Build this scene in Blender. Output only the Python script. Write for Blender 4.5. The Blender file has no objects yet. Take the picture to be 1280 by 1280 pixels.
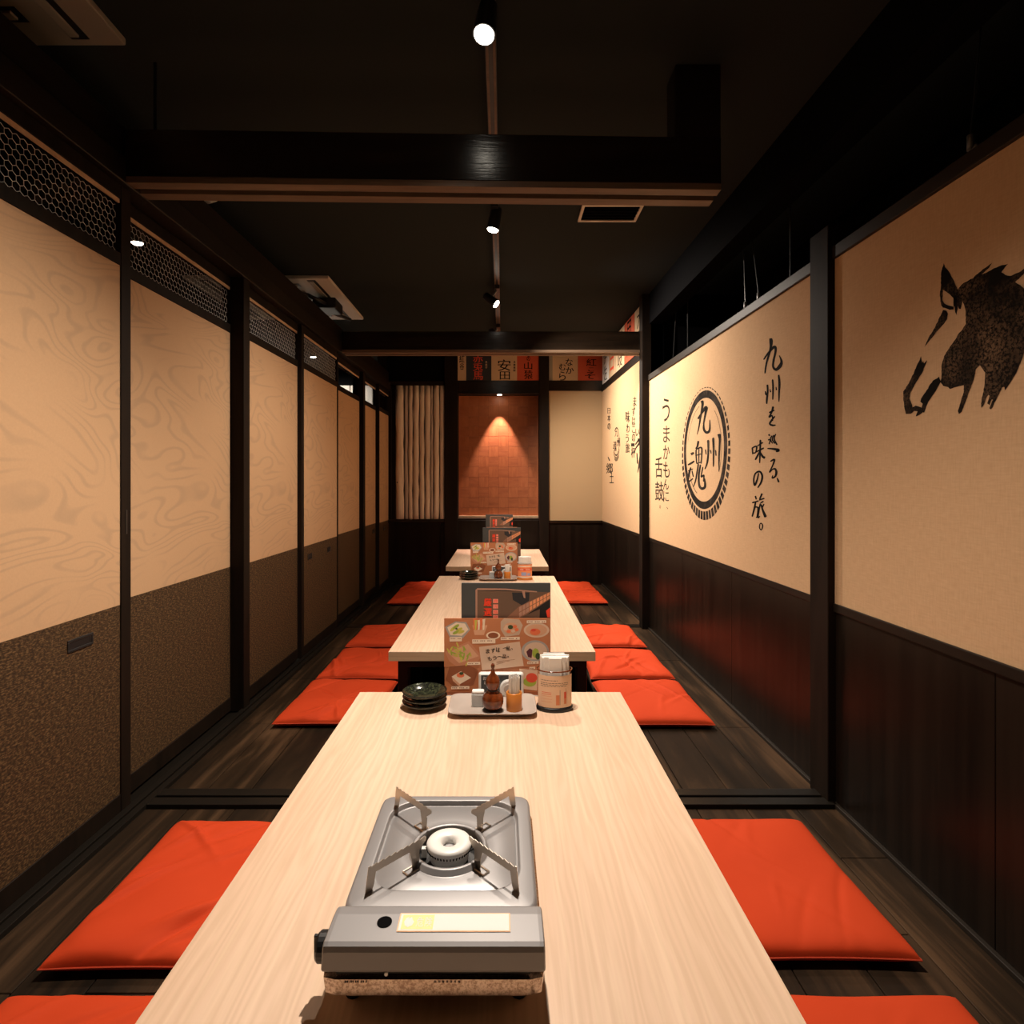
import bpy, math, random
from mathutils import Vector, geometry, noise as mnoise
S = bpy.context.scene
C = S.collection
PI = math.pi
rnd = random.Random(7)

# ---------------------------------------------------------------- camera, world, exposure
F, CX, CY, H = 720.0, 628.0, 603.0, 1.02      # focal length and principal point of the 1280 px frame, eye height
cam_d = bpy.data.cameras.new('camera'); cam = bpy.data.objects.new('camera', cam_d); C.objects.link(cam)
cam.location = (0, 0, H); cam.rotation_euler = (PI / 2, 0, 0)
cam_d.sensor_width = 36; cam_d.lens = 36 * F / 1280; cam_d.clip_start = .02
cam_d.shift_x = (640 - CX) / 1280; cam_d.shift_y = -(640 - CY) / 1280
S.camera = cam
w = bpy.data.worlds.new('world'); S.world = w; w.use_nodes = True
w.node_tree.nodes['Background'].inputs[0].default_value = (1, .8, .6, 1)
w.node_tree.nodes['Background'].inputs[1].default_value = 0.012
S.view_settings.view_transform = 'Standard'; S.view_settings.look = 'None'
S.view_settings.exposure = 0.0; S.view_settings.gamma = 1; S.view_settings.use_curve_mapping = False
S.cycles.use_denoising = True
S.cycles.max_bounces = 10; S.cycles.diffuse_bounces = 6
WARM = (1.0, .86, .725)

# ---------------------------------------------------------------- materials
def srgb(r, g, b):
    f = lambda c: (c / 255 / 12.92) if c / 255 <= .04045 else ((c / 255 + .055) / 1.055) ** 2.4
    return (f(r), f(g), f(b), 1)
class M:
    def __init__(s, name, col=(.5, .5, .5, 1), rough=.6, metal=0, spec=.5):
        s.m = bpy.data.materials.new(name); s.m.use_nodes = True
        s.t = s.m.node_tree; s.p = s.t.nodes['Principled BSDF']
        col = tuple(col) if len(col) == 4 else tuple(col) + (1,)
        s.p.inputs['Base Color'].default_value = col
        s.p.inputs['Roughness'].default_value = rough; s.p.inputs['Metallic'].default_value = metal
        s.p.inputs['Specular IOR Level'].default_value = spec
        s._c = None
    def n(s, typ, **kw):
        nd = s.t.nodes.new(typ)
        for k, v in kw.items():
            if k.startswith('i_'): nd.inputs[k[2:].replace('_', ' ')].default_value = v
            else: setattr(nd, k, v)
        return nd
    def l(s, a, b): s.t.links.new(a, b)
    def coord(s, scale=(1, 1, 1), rot=(0, 0, 0)):
        c = s.n('ShaderNodeTexCoord'); mp = s.n('ShaderNodeMapping')
        mp.inputs['Scale'].default_value = scale; mp.inputs['Rotation'].default_value = rot
        s.l(c.outputs['Object'], mp.inputs['Vector']); return mp.outputs['Vector']
    def noise(s, vec, scale=5, detail=4, rough=.5, dist=0):
        nd = s.n('ShaderNodeTexNoise'); nd.inputs['Scale'].default_value = scale; nd.inputs['Detail'].default_value = detail
        nd.inputs['Roughness'].default_value = rough; nd.inputs['Distortion'].default_value = dist
        s.l(vec, nd.inputs['Vector']); return nd.outputs['Fac']
    def ramp(s, fac, stops):
        r = s.n('ShaderNodeValToRGB'); e = r.color_ramp.elements
        while len(e) < len(stops): e.new(.5)
        for i, (p, c) in enumerate(stops):
            e[i].position = p; e[i].color = tuple(c) if len(c) == 4 else tuple(c) + (1,)
        s.l(fac, r.inputs['Fac']); return r.outputs['Color']
    def math(s, op, a, b=None):
        nd = s.n('ShaderNodeMath', operation=op)
        for i, x in enumerate((a, b)):
            if x is None: continue
            if isinstance(x, (int, float)): nd.inputs[i].default_value = x
            else: s.l(x, nd.inputs[i])
        return nd.outputs[0]
    def mix(s, fac, a, b, blend='MIX'):
        nd = s.n('ShaderNodeMix', data_type='RGBA', blend_type=blend)
        for k, x in ((0, fac), (6, a), (7, b)):
            if isinstance(x, (int, float)): nd.inputs[k].default_value = x
            elif isinstance(x, tuple): nd.inputs[k].default_value = x if len(x) == 4 else x + (1,)
            else: s.l(x, nd.inputs[k])
        return nd.outputs[2]
    def base(s, o): s.l(o, s.p.inputs['Base Color']); return s
    def bump(s, o, strength=.3, dist=.002):
        b = s.n('ShaderNodeBump'); b.inputs['Strength'].default_value = strength; b.inputs['Distance'].default_value = dist
        s.l(o, b.inputs['Height']); s.l(b.outputs[0], s.p.inputs['Normal']); return s
def k(c, f): return (c[0] * f, c[1] * f, c[2] * f, 1)

def wood(name, c1, c2, scale=(14, .9, 14), rough=.5, spec=.5, bump=.15, detail=6):
    m = M(name, c1, rough, spec=spec); v = m.coord(scale)
    a = m.noise(v, 1.0, detail, .6, .6); b = m.noise(v, 6, 3, .6)
    f = m.math('ADD', m.math('MULTIPLY', a, .7), m.math('MULTIPLY', b, .3))
    m.base(m.ramp(f, [(.35, c1), (.62, c2)])); m.bump(f, bump, .002); return m
MT = {}
# table laminate: pale ash with cathedral grain running along the table
m = M('pale_ash_laminate', rough=.42, spec=.35); v = m.coord((5, .42, 5))
a = m.noise(v, 1.1, 3, .5, .4); wv = m.n('ShaderNodeTexWave', wave_type='BANDS', bands_direction='X')
v2 = m.coord((1, .10, 1)); m.l(v2, wv.inputs['Vector'])
wv.inputs['Scale'].default_value = 20; wv.inputs['Distortion'].default_value = 16; wv.inputs['Detail'].default_value = 3; wv.inputs['Detail Scale'].default_value = 1.1
st = m.noise(m.coord((150, 3, 150)), 1, 2, .5)
base = m.ramp(a, [(.3, (.66, .455, .315)), (.7, (.78, .57, .42))])
base = m.mix(m.math('MULTIPLY', wv.outputs['Fac'], .30), base, (.52, .35, .21))
base = m.mix(m.ramp(st, [(.45, (0, 0, 0)), (.75, (.30, .30, .30))]), base, (.86, .68, .48))
m.base(base).bump(st, .05, .0005); MT['table'] = m
MT['edge'] = wood('ash_table_edge', (.44, .29, .17), (.55, .38, .23), (2, 2, 60), .5)
MT['dark'] = wood('blackened_timber', (.006, .0040, .0025), (.015, .009, .0055), (9, 9, 1.2), .6, .12)
MT['beam'] = wood('blackened_beam_timber', (.007, .0045, .003), (.018, .011, .0065), (1.5, 22, 22), .22, bump=1.0)
MT['beamY'] = wood('blackened_long_timber', (.006, .004, .0025), (.016, .010, .006), (14, 1.2, 14), .45, .25, bump=.3)
MT['lip'] = wood('pale_lit_rail_edge', (.10, .065, .042), (.17, .11, .07), (2, 30, 30), .5, .3)  # paler than the beam: light on the lower edges is put into the colour
MT['track'] = M('black_sliding_track', (.010, .008, .006), .35, spec=.22)
MT['black'] = M('matt_black_metal', (.008, .008, .009), .4)
MT['void'] = M('black_painted_recess', (.004, .004, .0045), .8, spec=.02)
m = M('dark_grey_ceiling_paint', (.024, .028, .027), .95, spec=.05); m.bump(m.noise(m.coord(), 60, 3), .1, .001); MT['ceil'] = m
# floor boards
m = M('smoked_oak_floorboard', rough=.52, spec=.14); v = m.coord((11, .8, 11)); a = m.noise(v, 1.3, 6, .65, .8); b = m.noise(m.coord((3, .9, 3)), 1.5, 2)
oi = m.n('ShaderNodeObjectInfo')
c = m.ramp(m.math('ADD', m.math('MULTIPLY', a, .6), m.math('MULTIPLY', b, .4)), [(.38, (.006, .004, .0022)), (.5, (.026, .0145, .007)), (.64, (.11, .060, .030))])
c = m.mix(m.math('MULTIPLY', oi.outputs['Random'], .5), c, (.016, .010, .006)); m.base(c).bump(a, .25, .001); MT['plank'] = m
# left door paper with flowing water lines
m = M('flowing_water_door_paper', rough=.85, spec=.2)
v = m.coord((1, .75, 1.5)); big = m.n('ShaderNodeTexNoise'); big.inputs['Scale'].default_value = 1.9; big.inputs['Detail'].default_value = 1.5
big.inputs['Roughness'].default_value = .35; big.inputs['Distortion'].default_value = 1.6; m.l(v, big.inputs['Vector'])
fr = m.math('FRACT', m.math('MULTIPLY', big.outputs['Fac'], 19)); tri = m.math('ABSOLUTE', m.math('SUBTRACT', fr, .5))
ln = m.ramp(tri, [(.0, (1, 1, 1)), (.10, (.75, .75, .75)), (.2, (0, 0, 0))])
msk = m.ramp(m.noise(m.coord((1, 1, 1.3)), 3.1, 1), [(.38, (0, 0, 0)), (.52, (1, 1, 1))])
fac = m.math('MULTIPLY', m.math('MULTIPLY', ln, msk), .42)
fine = m.noise(m.coord((1, 1, 1)), 220, 2)
bc = m.mix(fine, (.51, .325, .180), (.58, .37, .21))
m.base(m.mix(fac, bc, (.36, .25, .155))); MT['paper'] = m
# brown woven door base
m = M('brown_woven_door_cloth', rough=.75, spec=.3)
v = m.coord((1, 130, 190)); a = m.noise(v, 1, 2, .6); b = m.noise(m.coord((1, 60, 400)), 1, 2)
f = m.math('MULTIPLY', m.math('ADD', a, b), .5)
m.base(m.ramp(f, [(.40, (.024, .012, .0045)), (.50, (.056, .029, .010)), (.62, (.15, .085, .034))])).bump(f, .5, .002); MT['weave'] = m
# right wall cloth
m = M('cream_wall_cloth', rough=.88, spec=.15); a = m.noise(m.coord((1, 30, 260)), 1, 2); b = m.noise(m.coord((1, 260, 30)), 1, 2)
f = m.math('MULTIPLY', m.math('ADD', a, b), .5); m.base(m.ramp(f, [(.3, (.51, .33, .18)), (.7, (.60, .395, .23))])); MT['cloth'] = m
MT['cloth2'] = M('tan_wall_paper', (.42, .30, .17), .85, spec=.2)
m = M('glossy_dark_wainscot', rough=.33, spec=.18); a = m.noise(m.coord((20, 20, .9)), 1, 5, .6)
m.base(m.ramp(a, [(.3, (.005, .0035, .0025)), (.7, (.016, .010, .0065))])); MT['wains'] = m
MT['ledge'] = M('dark_bronze_ledge', (.018, .013, .009), .5, spec=.25)
# red cushion cotton
m = M('orange_red_cotton', rough=.8, spec=.2); a = m.noise(m.coord((1, 1, 1)), 5, 2)
m.base(m.mix(a, (.50, .042, .008), (.60, .058, .012))); 
m.bump(m.noise(m.coord((400, 400, 400)), 1, 1), .08, .0005); MT['red'] = m
MT['redseam'] = M('orange_red_seam', (.45, .04, .008), .85)
MT['ink'] = M('black_ink', (.007, .0055, .004), .9, spec=.08)
m = M('dry_brush_ink', rough=.9, spec=.08); n1 = m.noise(m.coord(), 9, 3, .6); n2 = m.noise(m.coord(), 160, 2, .7)
f = m.math('MULTIPLY', m.ramp(n1, [(.42, (0, 0, 0)), (.7, (1, 1, 1))]), m.ramp(n2, [(.4, (0, 0, 0)), (.6, (1, 1, 1))]))
m.base(m.mix(f, (.008, .006, .0045), (.15, .09, .05))); MT['horse'] = m
m = M('worn_brown_ink', rough=.9, spec=.08); n1 = m.noise(m.coord(), 14, 4, .7); m.base(m.ramp(n1, [(.45, (.016, .012, .009)), (.75, (.085, .062, .045))])); MT['ink2'] = m
MT['steel'] = M('satin_grey_steel', (.29, .282, .285), .42, .35)
m = M('stainless_mottled_reflection', (.5, .46, .42), .22, 1.0); a = m.noise(m.coord((1, 1, 1)), 260, 3, .7); m.base(m.ramp(a, [(.42, (.55, .44, .36)), (.6, (.30, .22, .17))])); MT['chrome'] = m  # noise colours paint the mottled brown reflection on the metal
MT['plate'] = M('trivet_steel', (.62, .54, .46), .35, .9)
MT['white'] = M('white_enamel', (.80, .79, .76), .35)
MT['paperwhite'] = M('white_paper', (.86, .84, .80), .9)
MT['dish'] = M('pale_grey_glaze', (.50, .43, .38), .25)
m = M('black_green_glaze', rough=.12, spec=.6); a = m.noise(m.coord(), 120, 3, .7); m.base(m.ramp(a, [(.45, (.010, .011, .008)), (.7, (.06, .07, .035))])); MT['bowl'] = m
m = M('lacquered_gourd', rough=.15, spec=.6); a = m.noise(m.coord((60, 60, 8)), 1, 3); m.base(m.ramp(a, [(.3, (.075, .015, .004)), (.7, (.20, .045, .010))])); MT['gourd'] = m
MT['amber'] = M('amber_bamboo', (.62, .22, .035), .35)
MT['frost'] = M('frosted_white_plastic', (.62, .63, .62), .3); MT['frost'].p.inputs['Transmission Weight'].default_value = .25
MT['pick'] = M('pale_toothpick_wood', (.80, .62, .44), .7)
MT['slate'] = M('slate_grey_folder', (.060, .066, .066), .55)
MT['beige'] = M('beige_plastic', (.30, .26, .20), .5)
MT['beigelit'] = M('lit_beige_plastic', (.62, .56, .46), .5)  # lit copy of the beige plastic, brightness put into the colour
MT['tile'] = wood('orange_brown_veneer', (.29, .085, .026), (.40, .130, .045), (30, 30, 5), .5)
MT['tile2'] = wood('orange_brown_veneer_across', (.27, .078, .025), (.37, .118, .041), (5, 30, 30), .5)
MT['pine'] = wood('pale_pine_strip', (.50, .33, .19), (.62, .43, .27), (20, 20, 2), .5)
MT['pole'] = wood('bleached_log', (.58, .47, .37), (.84, .72, .58), (26, 26, 1.4), .7)
MT['pole2'] = wood('weathered_log', (.36, .31, .27), (.60, .50, .41), (26, 26, 1.6), .7)
MT['grey'] = M('grey_mortar', (.060, .062, .066), .8)
MT['p_cream'] = M('cream_label_paper', (.60, .43, .26), .8); MT['p_red'] = M('vermilion_label_paper', (.55, .085, .03), .8)
MT['p_navy'] = M('navy_label_paper', (.022, .026, .034), .7); MT['p_redink'] = M('vermilion_ink', (.70, .07, .025), .7)
MT['silver'] = M('brushed_handle', (.022, .022, .022), .35, .3)
MT['whitewall'] = M('white_slat_paint', (.75, .73, .68), .7)
MT['wire'] = M('galvanised_wire', (.80, .80, .78), .5, .0)
m = M('thin_glass'); g = m.n('ShaderNodeBsdfGlossy'); g.inputs['Roughness'].default_value = .02; tr = m.n('ShaderNodeBsdfTransparent'); mx = m.n('ShaderNodeMixShader')
fz = m.n('ShaderNodeLayerWeight'); fz.inputs[0].default_value = .5; m.l(m.math('ADD', .03, m.math('MULTIPLY', m.math('POWER', fz.outputs['Facing'], 5), .45)), mx.inputs[0]); m.l(tr.outputs[0], mx.inputs[1]); m.l(g.outputs[0], mx.inputs[2]); m.l(mx.outputs[0], m.t.nodes['Material Output'].inputs[0]); MT['glass'] = m
def emis(name, col, st):
    m = M(name, col, .5); m.p.inputs['Emission Color'].default_value = tuple(col) + (1,); m.p.inputs['Emission Strength'].default_value = st; return m
MT['lens'] = emis('lit_lamp_lens', (1, .90, .74), 30)
MT['print'] = None
def flat(name, r, g, b, rough=.6):
    kk = 'flat_' + name
    if kk not in MT: MT[kk] = M('print_' + name, srgb(r, g, b), rough)
    return kk

# ---------------------------------------------------------------- mesh helpers
class B:
    def __init__(s): s.v = []; s.f = []; s.m = []
    def box(s, x0, x1, y0, y1, z0, z1, m=0, fn=None):
        i = len(s.v)
        for z in (z0, z1):
            for x, y in ((x0, y0), (x1, y0), (x1, y1), (x0, y1)):
                s.v.append(fn(x, y, z) if fn else (x, y, z))
        for q in ((3, 2, 1, 0), (4, 5, 6, 7), (0, 1, 5, 4), (1, 2, 6, 5), (2, 3, 7, 6), (3, 0, 4, 7)):
            s.f.append(tuple(i + a for a in q)); s.m.append(m)
        return s
    def poly(s, pts, m=0):
        """flat, possibly concave outline given as 3D points"""
        vs = [Vector(p) for p in pts]
        try: tris = geometry.tessellate_polygon([vs])
        except Exception: return s
        i = len(s.v); s.v += [tuple(p) for p in pts]
        for t in tris: s.f.append(tuple(i + a for a in t)); s.m.append(m)
        return s
    def prism(s, pts, off, m=0):
        """outline extruded by the vector off"""
        o = Vector(off); a = [Vector(p) for p in pts]; b = [p + o for p in a]; n = len(a)
        s.poly([tuple(p) for p in a], m); s.poly([tuple(p) for p in b], m)
        i = len(s.v); s.v += [tuple(p) for p in a + b]
        for j in range(n):
            q = (j + 1) % n; s.f.append((i + j, i + q, i + n + q, i + n + j)); s.m.append(m)
        return s
    def loops(s, ls, m=0, cap0=True, cap1=True, close=True):
        n = len(ls[0]); i = len(s.v)
        for L in ls: s.v += [tuple(p) for p in L]
        for a in range(len(ls) - 1):
            for j in range(n if close else n - 1):
                q = (j + 1) % n; s.f.append((i + a * n + j, i + a * n + q, i + (a + 1) * n + q, i + (a + 1) * n + j)); s.m.append(m)
        if cap0: s.f.append(tuple(i + j for j in reversed(range(n)))); s.m.append(m)
        if cap1: s.f.append(tuple(i + (len(ls) - 1) * n + j for j in range(n))); s.m.append(m)
        return s
    def lathe(s, prof, cx=0, cy=0, n=24, m=0, sx=1, sy=1, caps=True):
        return s.loops([[(cx + r * sx * math.cos(2 * PI * j / n), cy + r * sy * math.sin(2 * PI * j / n), z) for j in range(n)] for r, z in prof], m, caps, caps)
    def tube(s, p0, p1, r, n=8, m=0, r1=None):
        p0, p1 = Vector(p0), Vector(p1); d = (p1 - p0).normalized(); a = d.orthogonal().normalized(); b = d.cross(a); r1 = r if r1 is None else r1
        return s.loops([[p + (a * math.cos(2 * PI * j / n) + b * math.sin(2 * PI * j / n)) * rr for j in range(n)] for p, rr in ((p0, r), (p1, r1))], m)
def Wp(o):
    v = Vector((0, 0, 0))
    while o is not None: v += o.location; o = o.parent
    return v
def obj(name, b, mat, parent=None, smooth=False, bevel=0, seg=2, local=False, stuff=False):
    me = bpy.data.meshes.new(name)
    off = Vector((0, 0, 0)) if (parent is None or local) else Wp(parent)
    me.from_pydata([(Vector(v) - off)[:] for v in b.v], [], b.f)
    mats = mat if isinstance(mat, (list, tuple)) else [mat]
    for q in mats: me.materials.append(MT[q].m)
    for p, mi in zip(me.polygons, b.m): p.material_index = mi; p.use_smooth = smooth
    me.validate(); me.update()
    o = bpy.data.objects.new(name, me); C.objects.link(o)
    if parent is not None: o.parent = parent
    if bevel:
        md = o.modifiers.new('bevel', 'BEVEL'); md.width = bevel; md.segments = seg; md.limit_method = 'ANGLE'; md.angle_limit = .7
    if stuff: o['kind'] = 'stuff'
    return o
def thing(name, label, cat, loc, group=None):
    o = bpy.data.objects.new(name, None); C.objects.link(o); o.location = loc; o.empty_display_size = .05
    o['label'] = label; o['category'] = cat
    if group: o['group'] = group
    return o
def struct(name, loc=(0, 0, 0)):
    o = bpy.data.objects.new(name, None); C.objects.link(o); o.location = loc; o['kind'] = 'structure'; o.empty_display_size = .05; return o
def sobj(name, b, mat, label=None, **kw):
    o = obj(name, b, mat, **kw); o['kind'] = 'structure'
    if label: o['label'] = label
    return o
_tr = [0]
def trim(b, mat, label, **kw):
    _tr[0] += 1; o = sobj('trim_%d' % _tr[0], b, mat, label, **kw); return o
# wall frames: d is the depth behind the wall face, the two walls close in slightly towards the back
def Lp(d, y, z): return (-1.186 + .00833 * y - d, y, z)
def Rp(d, y, z): return (1.076 - .0139 * y + d, y, z)
def wr(px, py, d=0.0):
    y = 720 * (1.076 + d) / (px - 618.0); return Rp(d, y, H - (py - CY) * y / F)

# ---------------------------------------------------------------- brush strokes and glyphs
def stroke(pts, seg=6):
    """outline polygons (quads) of a tapering stroke, pts = (x, y, width)"""
    P = []
    n = len(pts)
    for i in range(n - 1):
        p0 = pts[max(i - 1, 0)]; p1 = pts[i]; p2 = pts[i + 1]; p3 = pts[min(i + 2, n - 1)]
        for t in range(seg):
            u = t / seg
            P.append(tuple(.5 * ((2 * p1[c]) + (-p0[c] + p2[c]) * u + (2 * p0[c] - 5 * p1[c] + 4 * p2[c] - p3[c]) * u * u + (-p0[c] + 3 * p1[c] - 3 * p2[c] + p3[c]) * u ** 3) for c in range(3)))
    P.append(pts[-1]); L, R = [], []
    for i, p in enumerate(P):
        a = P[max(i - 1, 0)]; b = P[min(i + 1, len(P) - 1)]
        dx, dy = b[0] - a[0], b[1] - a[1]; q = math.hypot(dx, dy) or 1
        e = max(p[2], .3) / 2
        if i == 0 or i == len(P) - 1: e *= .55
        L.append((p[0] - dy / q * e, p[1] + dx / q * e)); R.append((p[0] + dy / q * e, p[1] - dx / q * e))
    return [[L[i], L[i + 1], R[i + 1], R[i]] for i in range(len(P) - 1)]
def strokes(b, lst, fn, m=0, k_=1.0):
    for s_ in lst:
        for q in stroke([(x, y, w_ * k_) for x, y, w_ in s_]):
            i = len(b.v); b.v += [fn(*p) for p in q]; b.f.append((i, i + 1, i + 2, i + 3)); b.m.append(m)
_gl = {}
def glyph(ch):
    if ch not in _gl:
        c = bpy.data.curves.new('g', 'FONT'); c.body = ch; c.resolution_u = 3
        o = bpy.data.objects.new('g', c); C.objects.link(o); bpy.context.view_layer.update()
        me = bpy.data.meshes.new_from_object(o.evaluated_get(bpy.context.evaluated_depsgraph_get()))
        vs = [v.co.copy() for v in me.vertices]; fs = [tuple(p.vertices) for p in me.polygons]
        bpy.data.objects.remove(o); bpy.data.curves.remove(c); bpy.data.meshes.remove(me)
        x0, x1 = min(v.x for v in vs), max(v.x for v in vs); y0, y1 = min(v.y for v in vs), max(v.y for v in vs)
        if ch in '、。・': x0, x1, y0, y1 = -.0, .9, -.1, .85
        _gl[ch] = ([((v.x - x0) / max(x1 - x0, .01), (v.y - y0) / max(y1 - y0, .01)) for v in vs], fs)
    return _gl[ch]
def put(b, ch, x0, y0, x1, y1, fn, m=0, shear=0.0, fat=0):
    """glyph in the box with top left x0,y0 and bottom right x1,y1 (y grows downward)"""
    vs, fs = glyph(ch)
    for c_, ox in enumerate([0] if not fat else [-fat, 0, fat]):
        i = len(b.v)
        for u, v in vs:
            p = fn(x0 + u * (x1 - x0) + ox, y1 + v * (y0 - y1) + shear * (u - .5) * (y1 - y0)); b.v.append((p[0] - c_ * 8e-5, p[1] - c_ * 8e-5, p[2]))
        for f in fs: b.f.append(tuple(i + a for a in f)); b.m.append(m)

# ================================================================ SETTING
YB = 5.75; ZC = 2.33
# ---- floor: sub-floor slabs around the leg wells, boards, thresholds
PL, PR = -.54, .45
wells = [(-.6, 1.68), (2.2, 3.98), (4.42, 5.66)]
floor = struct('floor')
b = B()
for x0, x1 in ((-3.2, PL), (PR, 1.3)): b.box(x0, x1, -.8, 6.8, -.12, -.022)
ys = [-.8] + [t for q in wells for t in q] + [6.8]
for i in range(0, len(ys), 2): b.box(PL, PR, ys[i], ys[i + 1], -.12, -.022)
obj('subfloor', b, 'dark', floor)
for a, c_ in wells:
    b = B(); b.box(PL, PR, a, c_, -.42, -.40)
    b.box(PL - .012, PL, a, c_, -.42, -.022); b.box(PR, PR + .012, a, c_, -.42, -.022)
    b.box(PL, PR, a - .012, a, -.42, -.022); b.box(PL, PR, c_, c_ + .012, -.42, -.022)
    obj('leg_well', b, 'void', floor)
def boards(x0, x1, n, cuts):
    wd = (x1 - x0) / n
    for i in range(n):
        cs = cuts(i)
        for j in range(len(cs) - 1):
            g = .0012; dz = -rnd.random() * .0008
            b = B(); b.box(x0 + i * wd + g, x0 + (i + 1) * wd - g, cs[j] + g, cs[j + 1] - g, -.02, dz)
            obj('floorboard', b, 'plank', floor, bevel=.0012, seg=1)
boards(-1.128, PL, 4, lambda i: [-.6, .55, 1.12, 1.80] if i % 2 else [-.6, .2, 1.15, 1.80])
boards(-1.128, PL, 4, lambda i: [1.90, 2.44, 2.99, 3.55, 4.05] if i < 2 else [1.90, 2.44, 3.3, 4.05])
boards(-1.128, PL, 4, lambda i: [4.13, 4.7, 5.25, YB] if i % 2 else [4.13, 4.95, YB])
boards(PR, 1.075, 4, lambda i: [[-.6, .7, 1.80], [-.6, .9, 1.80], [-.6, .4, 1.3, 1.80], [-.6, .8, 1.565, 1.80]][i])
boards(PR, 1.045, 4, lambda i: [[1.90, 3.1, 4.05], [1.90, 2.7, 4.05], [1.90, 3.4, 4.05], [1.90, 2.4, 3.3, 4.05]][i])
boards(PR, 1.015, 4, lambda i: [4.13, 5.0 + .1 * i, YB])
boards(PL, PR, 7, lambda i: [1.695, 1.80]); boards(PL, PR, 7, lambda i: [1.90, 2.185]); boards(PL, PR, 7, lambda i: [3.995, 4.05]); boards(PL, PR, 7, lambda i: [4.13, 4.405])
b = B(); b.box(-1.13, 1.05, 1.803, 1.845, -.02, .012); b.box(-1.13, 1.05, 1.857, 1.898, -.02, .012); b.box(-1.13, 1.05, 1.845, 1.857, -.02, .002)
trim(b, 'track', 'glossy black two-groove threshold across the floor behind the first table', bevel=.002)
b = B(); b.box(-1.13, 1.02, 4.052, 4.128, -.02, .004); trim(b, 'track', 'low dark threshold across the floor past the second table', bevel=.002)
b = B()
for d0, d1 in ((-.057, -.034), (-.026, -.004)): b.box(d0, d1, -.6, YB, -.02, .014, fn=Lp)
b.box(-.034, -.026, -.6, YB, -.02, .004, fn=Lp); b.box(-.004, .09, -.6, YB, -.02, -.004, fn=Lp)
trim(b, 'track', 'black floor track under the row of sliding doors', bevel=.0015)
b = B(); b.box(-3.2, 1.75, -.8, 6.8, ZC, ZC + .05); sobj('ceiling', b, 'ceil')
# ---- left wall: header beams and posts
wl = struct('wall_left')
b = B(); b.box(-.022, .10, -.6, YB + .02, 1.932, 2.012, fn=Lp); obj('door_head_rail', b, 'beamY', wl, bevel=.003)
b = B(); b.box(-.004, .10, -.6, YB + .02, 2.018, 2.12, fn=Lp); obj('header_beam', b, 'beamY', wl, bevel=.003)
b = B(); b.box(-.015, .085, 2.562, 2.622, 0, 1.932, fn=Lp); obj('post', b, 'dark', wl, bevel=.003)
b = B(); b.box(-.004, .085, 4.735, 4.80, 0, 1.932, fn=Lp); obj('post', b, 'dark', wl, bevel=.003)
b = B(); b.box(-.03, .10, 5.752, 5.82, 0, 2.12, fn=Lp); obj('post', b, 'dark', wl, bevel=.003)
# doors: (y0, y1 of the cloth, depth, stile near, stile far, handles)
doors = [(-.10, .83, .045, .03, .03, []), (.86, 1.764, 0, .03, .046, [1.60]), (1.84, 2.559, .045, .03, .003, []), (2.625, 3.31, .02, .003, .03, []),
         (3.352, 4.01, 0, .04, .022, [3.46, 3.83]), (4.06, 4.733, .03, .03, .002, []), (4.803, 5.345, .03, .002, .02, [5.23]), (5.335, 5.748, 0, .02, .004, [5.55])]
def hexmesh(b, d, y0, y1, z0, z1, s=.0128, r=.0008):
    # hexagonal chicken wire: hex side s, points up
    w_ = s * math.sqrt(3)
    rows = int((z1 - z0) / (1.5 * s)) + 2; cols = int((y1 - y0) / w_) + 2
    def clip(p, q):
        for a in (p, q):
            if a[0] < y0 or a[0] > y1 or a[1] < z0 or a[1] > z1: return False
        return True
    jit = random.Random(int(y0 * 100))
    for rI in range(rows):
        for cI in range(cols):
            cy = y0 + cI * w_ + (w_ / 2 if rI % 2 else 0); cz = z0 + rI * 1.5 * s
            P = [(cy, cz + s), (cy + w_ / 2, cz + s / 2), (cy + w_ / 2, cz - s / 2)]
            for p, q, rr in ((P[0], P[1], r), (P[1], P[2], r), ((cy, cz + s), (cy - w_ / 2, cz + s / 2), r)):
                if clip(p, q): b.tube(Lp(d, *p), Lp(d, *q), rr, 3)
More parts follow.
